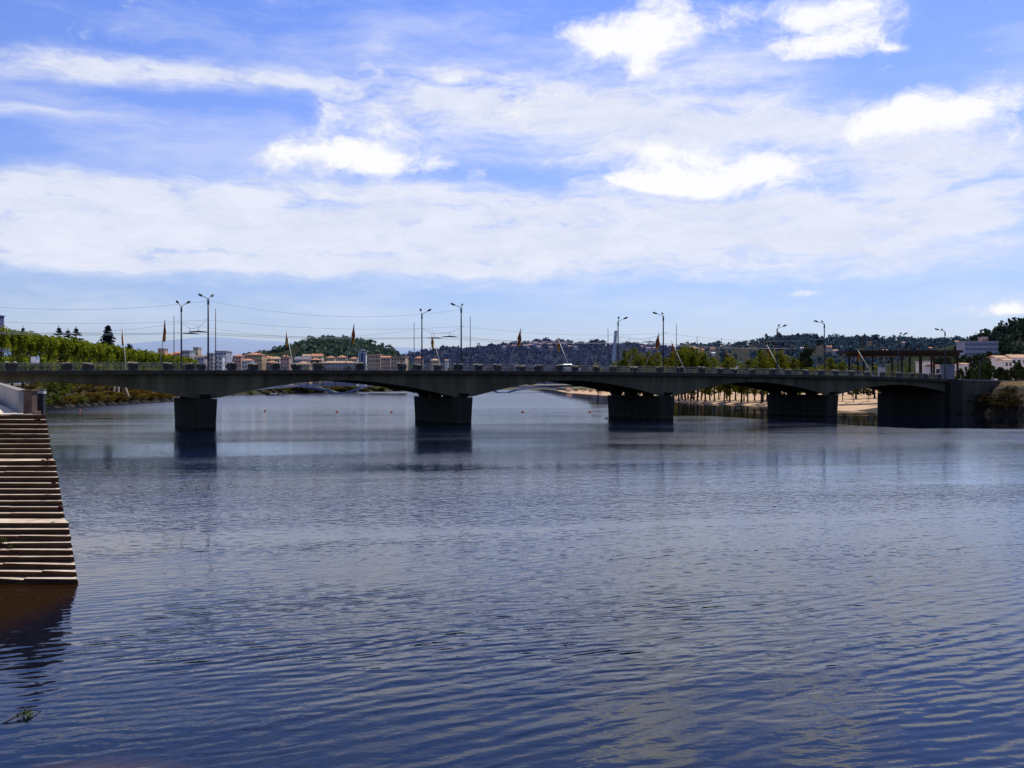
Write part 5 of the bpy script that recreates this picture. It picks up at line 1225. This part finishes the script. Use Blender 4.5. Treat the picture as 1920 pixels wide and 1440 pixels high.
    veil = blobs([(60, 112, 150, 24, .75), (240, 128, 170, 24, .8), (430, 142, 150, 24, .75), (580, 150, 110, 12, .6), (60, 208, 130, 14, .75), (240, 215, 160, 8, .35), (380, 48, 90, 26, .3), (300, 10, 60, 20, .25), (705, 80, 32, 22, .35), (140, 40, 200, 20, .22),
                  (40, 360, 160, 40, 1.0), (170, 385, 140, 36, .8), (480, 360, 220, 26, .8), (150, 445, 320, 54, 1.3), (500, 440, 320, 60, 1.2), (820, 440, 320, 62, 1.1), (1150, 430, 300, 60, 1.05), (1480, 440, 250, 48, .85), (1780, 410, 200, 60, 1.0), (1830, 330, 170, 60, .85),
                  (1250, 510, 260, 26, .45), (1700, 495, 260, 26, .4), (700, 492, 400, 20, .6), (250, 485, 400, 14, .6), (760, 180, 150, 70, .75), (950, 190, 220, 60, .8), (1200, 225, 280, 48, .9), (1480, 240, 240, 34, .8), (1050, 290, 260, 18, .5), (1350, 160, 180, 50, .55), (1600, 300, 180, 40, .6), (1300, 110, 200, 40, .3),
                  (700, 352, 140, 14, .5), (980, 385, 200, 24, .6), (1550, 395, 160, 16, .4), (1380, 390, 200, 24, .5), (100, 568, 200, 10, .25), (600, 600, 500, 40, .2), (720, 560, 40, 7, .4), (1500, 578, 90, 6, .3), (1640, 578, 60, 5, .3), (880, 540, 160, 8, .2)], uv2)
    nv = noise(uv2, 260, 34, 6, .6, 8.2).outputs[0]; nv2 = noise(uvw, 100, 34, 8, .66, 4.4).outputs[0]
    tex = mth('ADD', mth('MULTIPLY', nv, 1.15), mth('MULTIPLY', nv2, .95))
    va = ramp(mth('MULTIPLY', mth('MINIMUM', veil, 1.5), mth('MULTIPLY_ADD', mth('SUBTRACT', tex, 1.05), 1.9, .95)), .10, 1.30, 0, .94)
    # the cloud deck ends along a fairly straight lower edge
    # sky outside the photographed part: scattered fields of the same two kinds
    den = mth('ADD', mth('ABSOLUTE', sp.outputs[2]), .16); pl = N.new('ShaderNodeCombineXYZ'); L.new(mth('DIVIDE', sp.outputs[0], den), pl.inputs[0]); L.new(mth('DIVIDE', sp.outputs[1], den), pl.inputs[1])
    n3 = noise(pl.outputs[0], .55, .55, 6, .58, 6.3).outputs[0]; ga = ramp(n3, .55, .76, 0, .55)
    outm = mth('MAXIMUM', ramp(el, R(22.5), R(28)), ramp(mth('ABSOLUTE', az), R(28.5), R(34))); ga = mth('MULTIPLY', mth('MULTIPLY', ga, outm), ramp(el, R(4), R(12)))
    # clear-sky colour: the physical sky, cooled toward the violet blue of the photograph
    cr = N.new('ShaderNodeValToRGB'); L.new(mth('MULTIPLY', el, 1 / R(40)), cr.inputs[0]); e = cr.color_ramp.elements
    e[0].position = 0; e[0].color = SKY0; e[1].position = 1; e[1].color = SKY3
    for p, c in ((.14, SKY1), (.34, SKY2), (.56, SKY25)): k = e.new(p); k.color = c
    mxs = N.new('ShaderNodeMix'); mxs.data_type = 'RGBA'; mxs.blend_type = 'MULTIPLY'; mxs.inputs[0].default_value = 1; L.new(sky.outputs[0], mxs.inputs[6]); L.new(cr.outputs[0], mxs.inputs[7])
    col_ = mxs.outputs[2]
    def over(base, a, c):
        m = N.new('ShaderNodeMix'); m.data_type = 'RGBA'; L.new(a, m.inputs[0]); L.new(base, m.inputs[6])
        if isinstance(c, tuple): m.inputs[7].default_value = c
        else: L.new(c, m.inputs[7])
        return m.outputs[2]
    S = 10.0
    vr = N.new('ShaderNodeValToRGB'); L.new(nv2, vr.inputs[0]); e = vr.color_ramp.elements; e[0].position = .3; e[0].color = (.70, .75, .90, 1); e[1].position = .65; e[1].color = (.83, .865, .98, 1)
    vs_ = vm('MULTIPLY', vr.outputs[0], (S, S, S))
    thin = noise(uv2, 420, 90, 5, .6, 12.5).outputs[0]; tha = mth('MULTIPLY', ramp(thin, .40, .72, 0, .42), ramp(el, R(1), R(5)))
    col_ = over(col_, tha, (.80 * S, .84 * S, .97 * S, 1)); col_ = over(col_, va, vs_); col_ = over(col_, ga, (.80 * S, .81 * S, .90 * S, 1))
    sh = noise(uvw, 90, 50, 5, .55, 2.6).outputs[0]
    cc = N.new('ShaderNodeValToRGB'); L.new(mth('ADD', mth('MULTIPLY', cv, .55), mth('MULTIPLY', sh, .35)), cc.inputs[0]); e = cc.color_ramp.elements; e[0].position = .28; e[0].color = (.74, .77, .91, 1); e[1].position = .80; e[1].color = (1.0, 1.0, 1.0, 1)
    col_ = over(col_, ca, vm('MULTIPLY', cc.outputs[0], (S, S, S)))
    L.new(col_, bg.inputs[0])
    w.cycles.sampling_method = 'MANUAL'; w.cycles.sample_map_resolution = 512
SKY0 = (.80, .84, 1.18, 1); SKY1 = (.77, .86, 1.26, 1); SKY2 = (.90, .97, 1.52, 1); SKY25 = (.74, .92, 1.6, 1); SKY3 = (.30, .42, .95, 1)
make_world()
sd = bpy.data.lights.new('sun', 'SUN'); sd.energy = 4.8; sd.angle = R(.53); sd.color = (1, .93, .82)
so = bpy.data.objects.new('sun', sd); col.objects.link(so)
dv = Vector((math.sin(R(SUN_AZ)) * math.cos(R(SUN_EL)), math.cos(R(SUN_AZ)) * math.cos(R(SUN_EL)), math.sin(R(SUN_EL))))
so.rotation_euler = dv.to_track_quat('Z', 'Y').to_euler(); so.location = dv * 300

cd = bpy.data.cameras.new('camera'); cam = bpy.data.objects.new('camera', cd); col.objects.link(cam); sc.camera = cam
cam.location = (0, 0, EYE); cam.rotation_euler = (R(90), 0, 0); cd.sensor_width = 36; cd.lens = 36 * F / 1920; cd.shift_y = (YH - 720) / 1920; cd.clip_start = .2; cd.clip_end = 30000
sc.render.engine = 'CYCLES'; sc.view_settings.view_transform = 'Standard'; sc.view_settings.look = 'None'; sc.view_settings.exposure = 0; sc.view_settings.gamma = 1
sc.cycles.max_bounces = 5; sc.cycles.diffuse_bounces = 2; sc.cycles.glossy_bounces = 3; sc.cycles.transmission_bounces = 2; sc.cycles.transparent_max_bounces = 4; sc.cycles.caustics_reflective = False
sc.cycles.use_denoising = True
try: sc.cycles.denoiser = 'OPENIMAGEDENOISE'
except Exception: pass
# no prototype or mesh left without use
for o in [o for o in sc.objects if o.parent is None and o.type == 'EMPTY' and 'category' not in o]:
    for c in list(o.children_recursive): bpy.data.objects.remove(c)
    bpy.data.objects.remove(o)
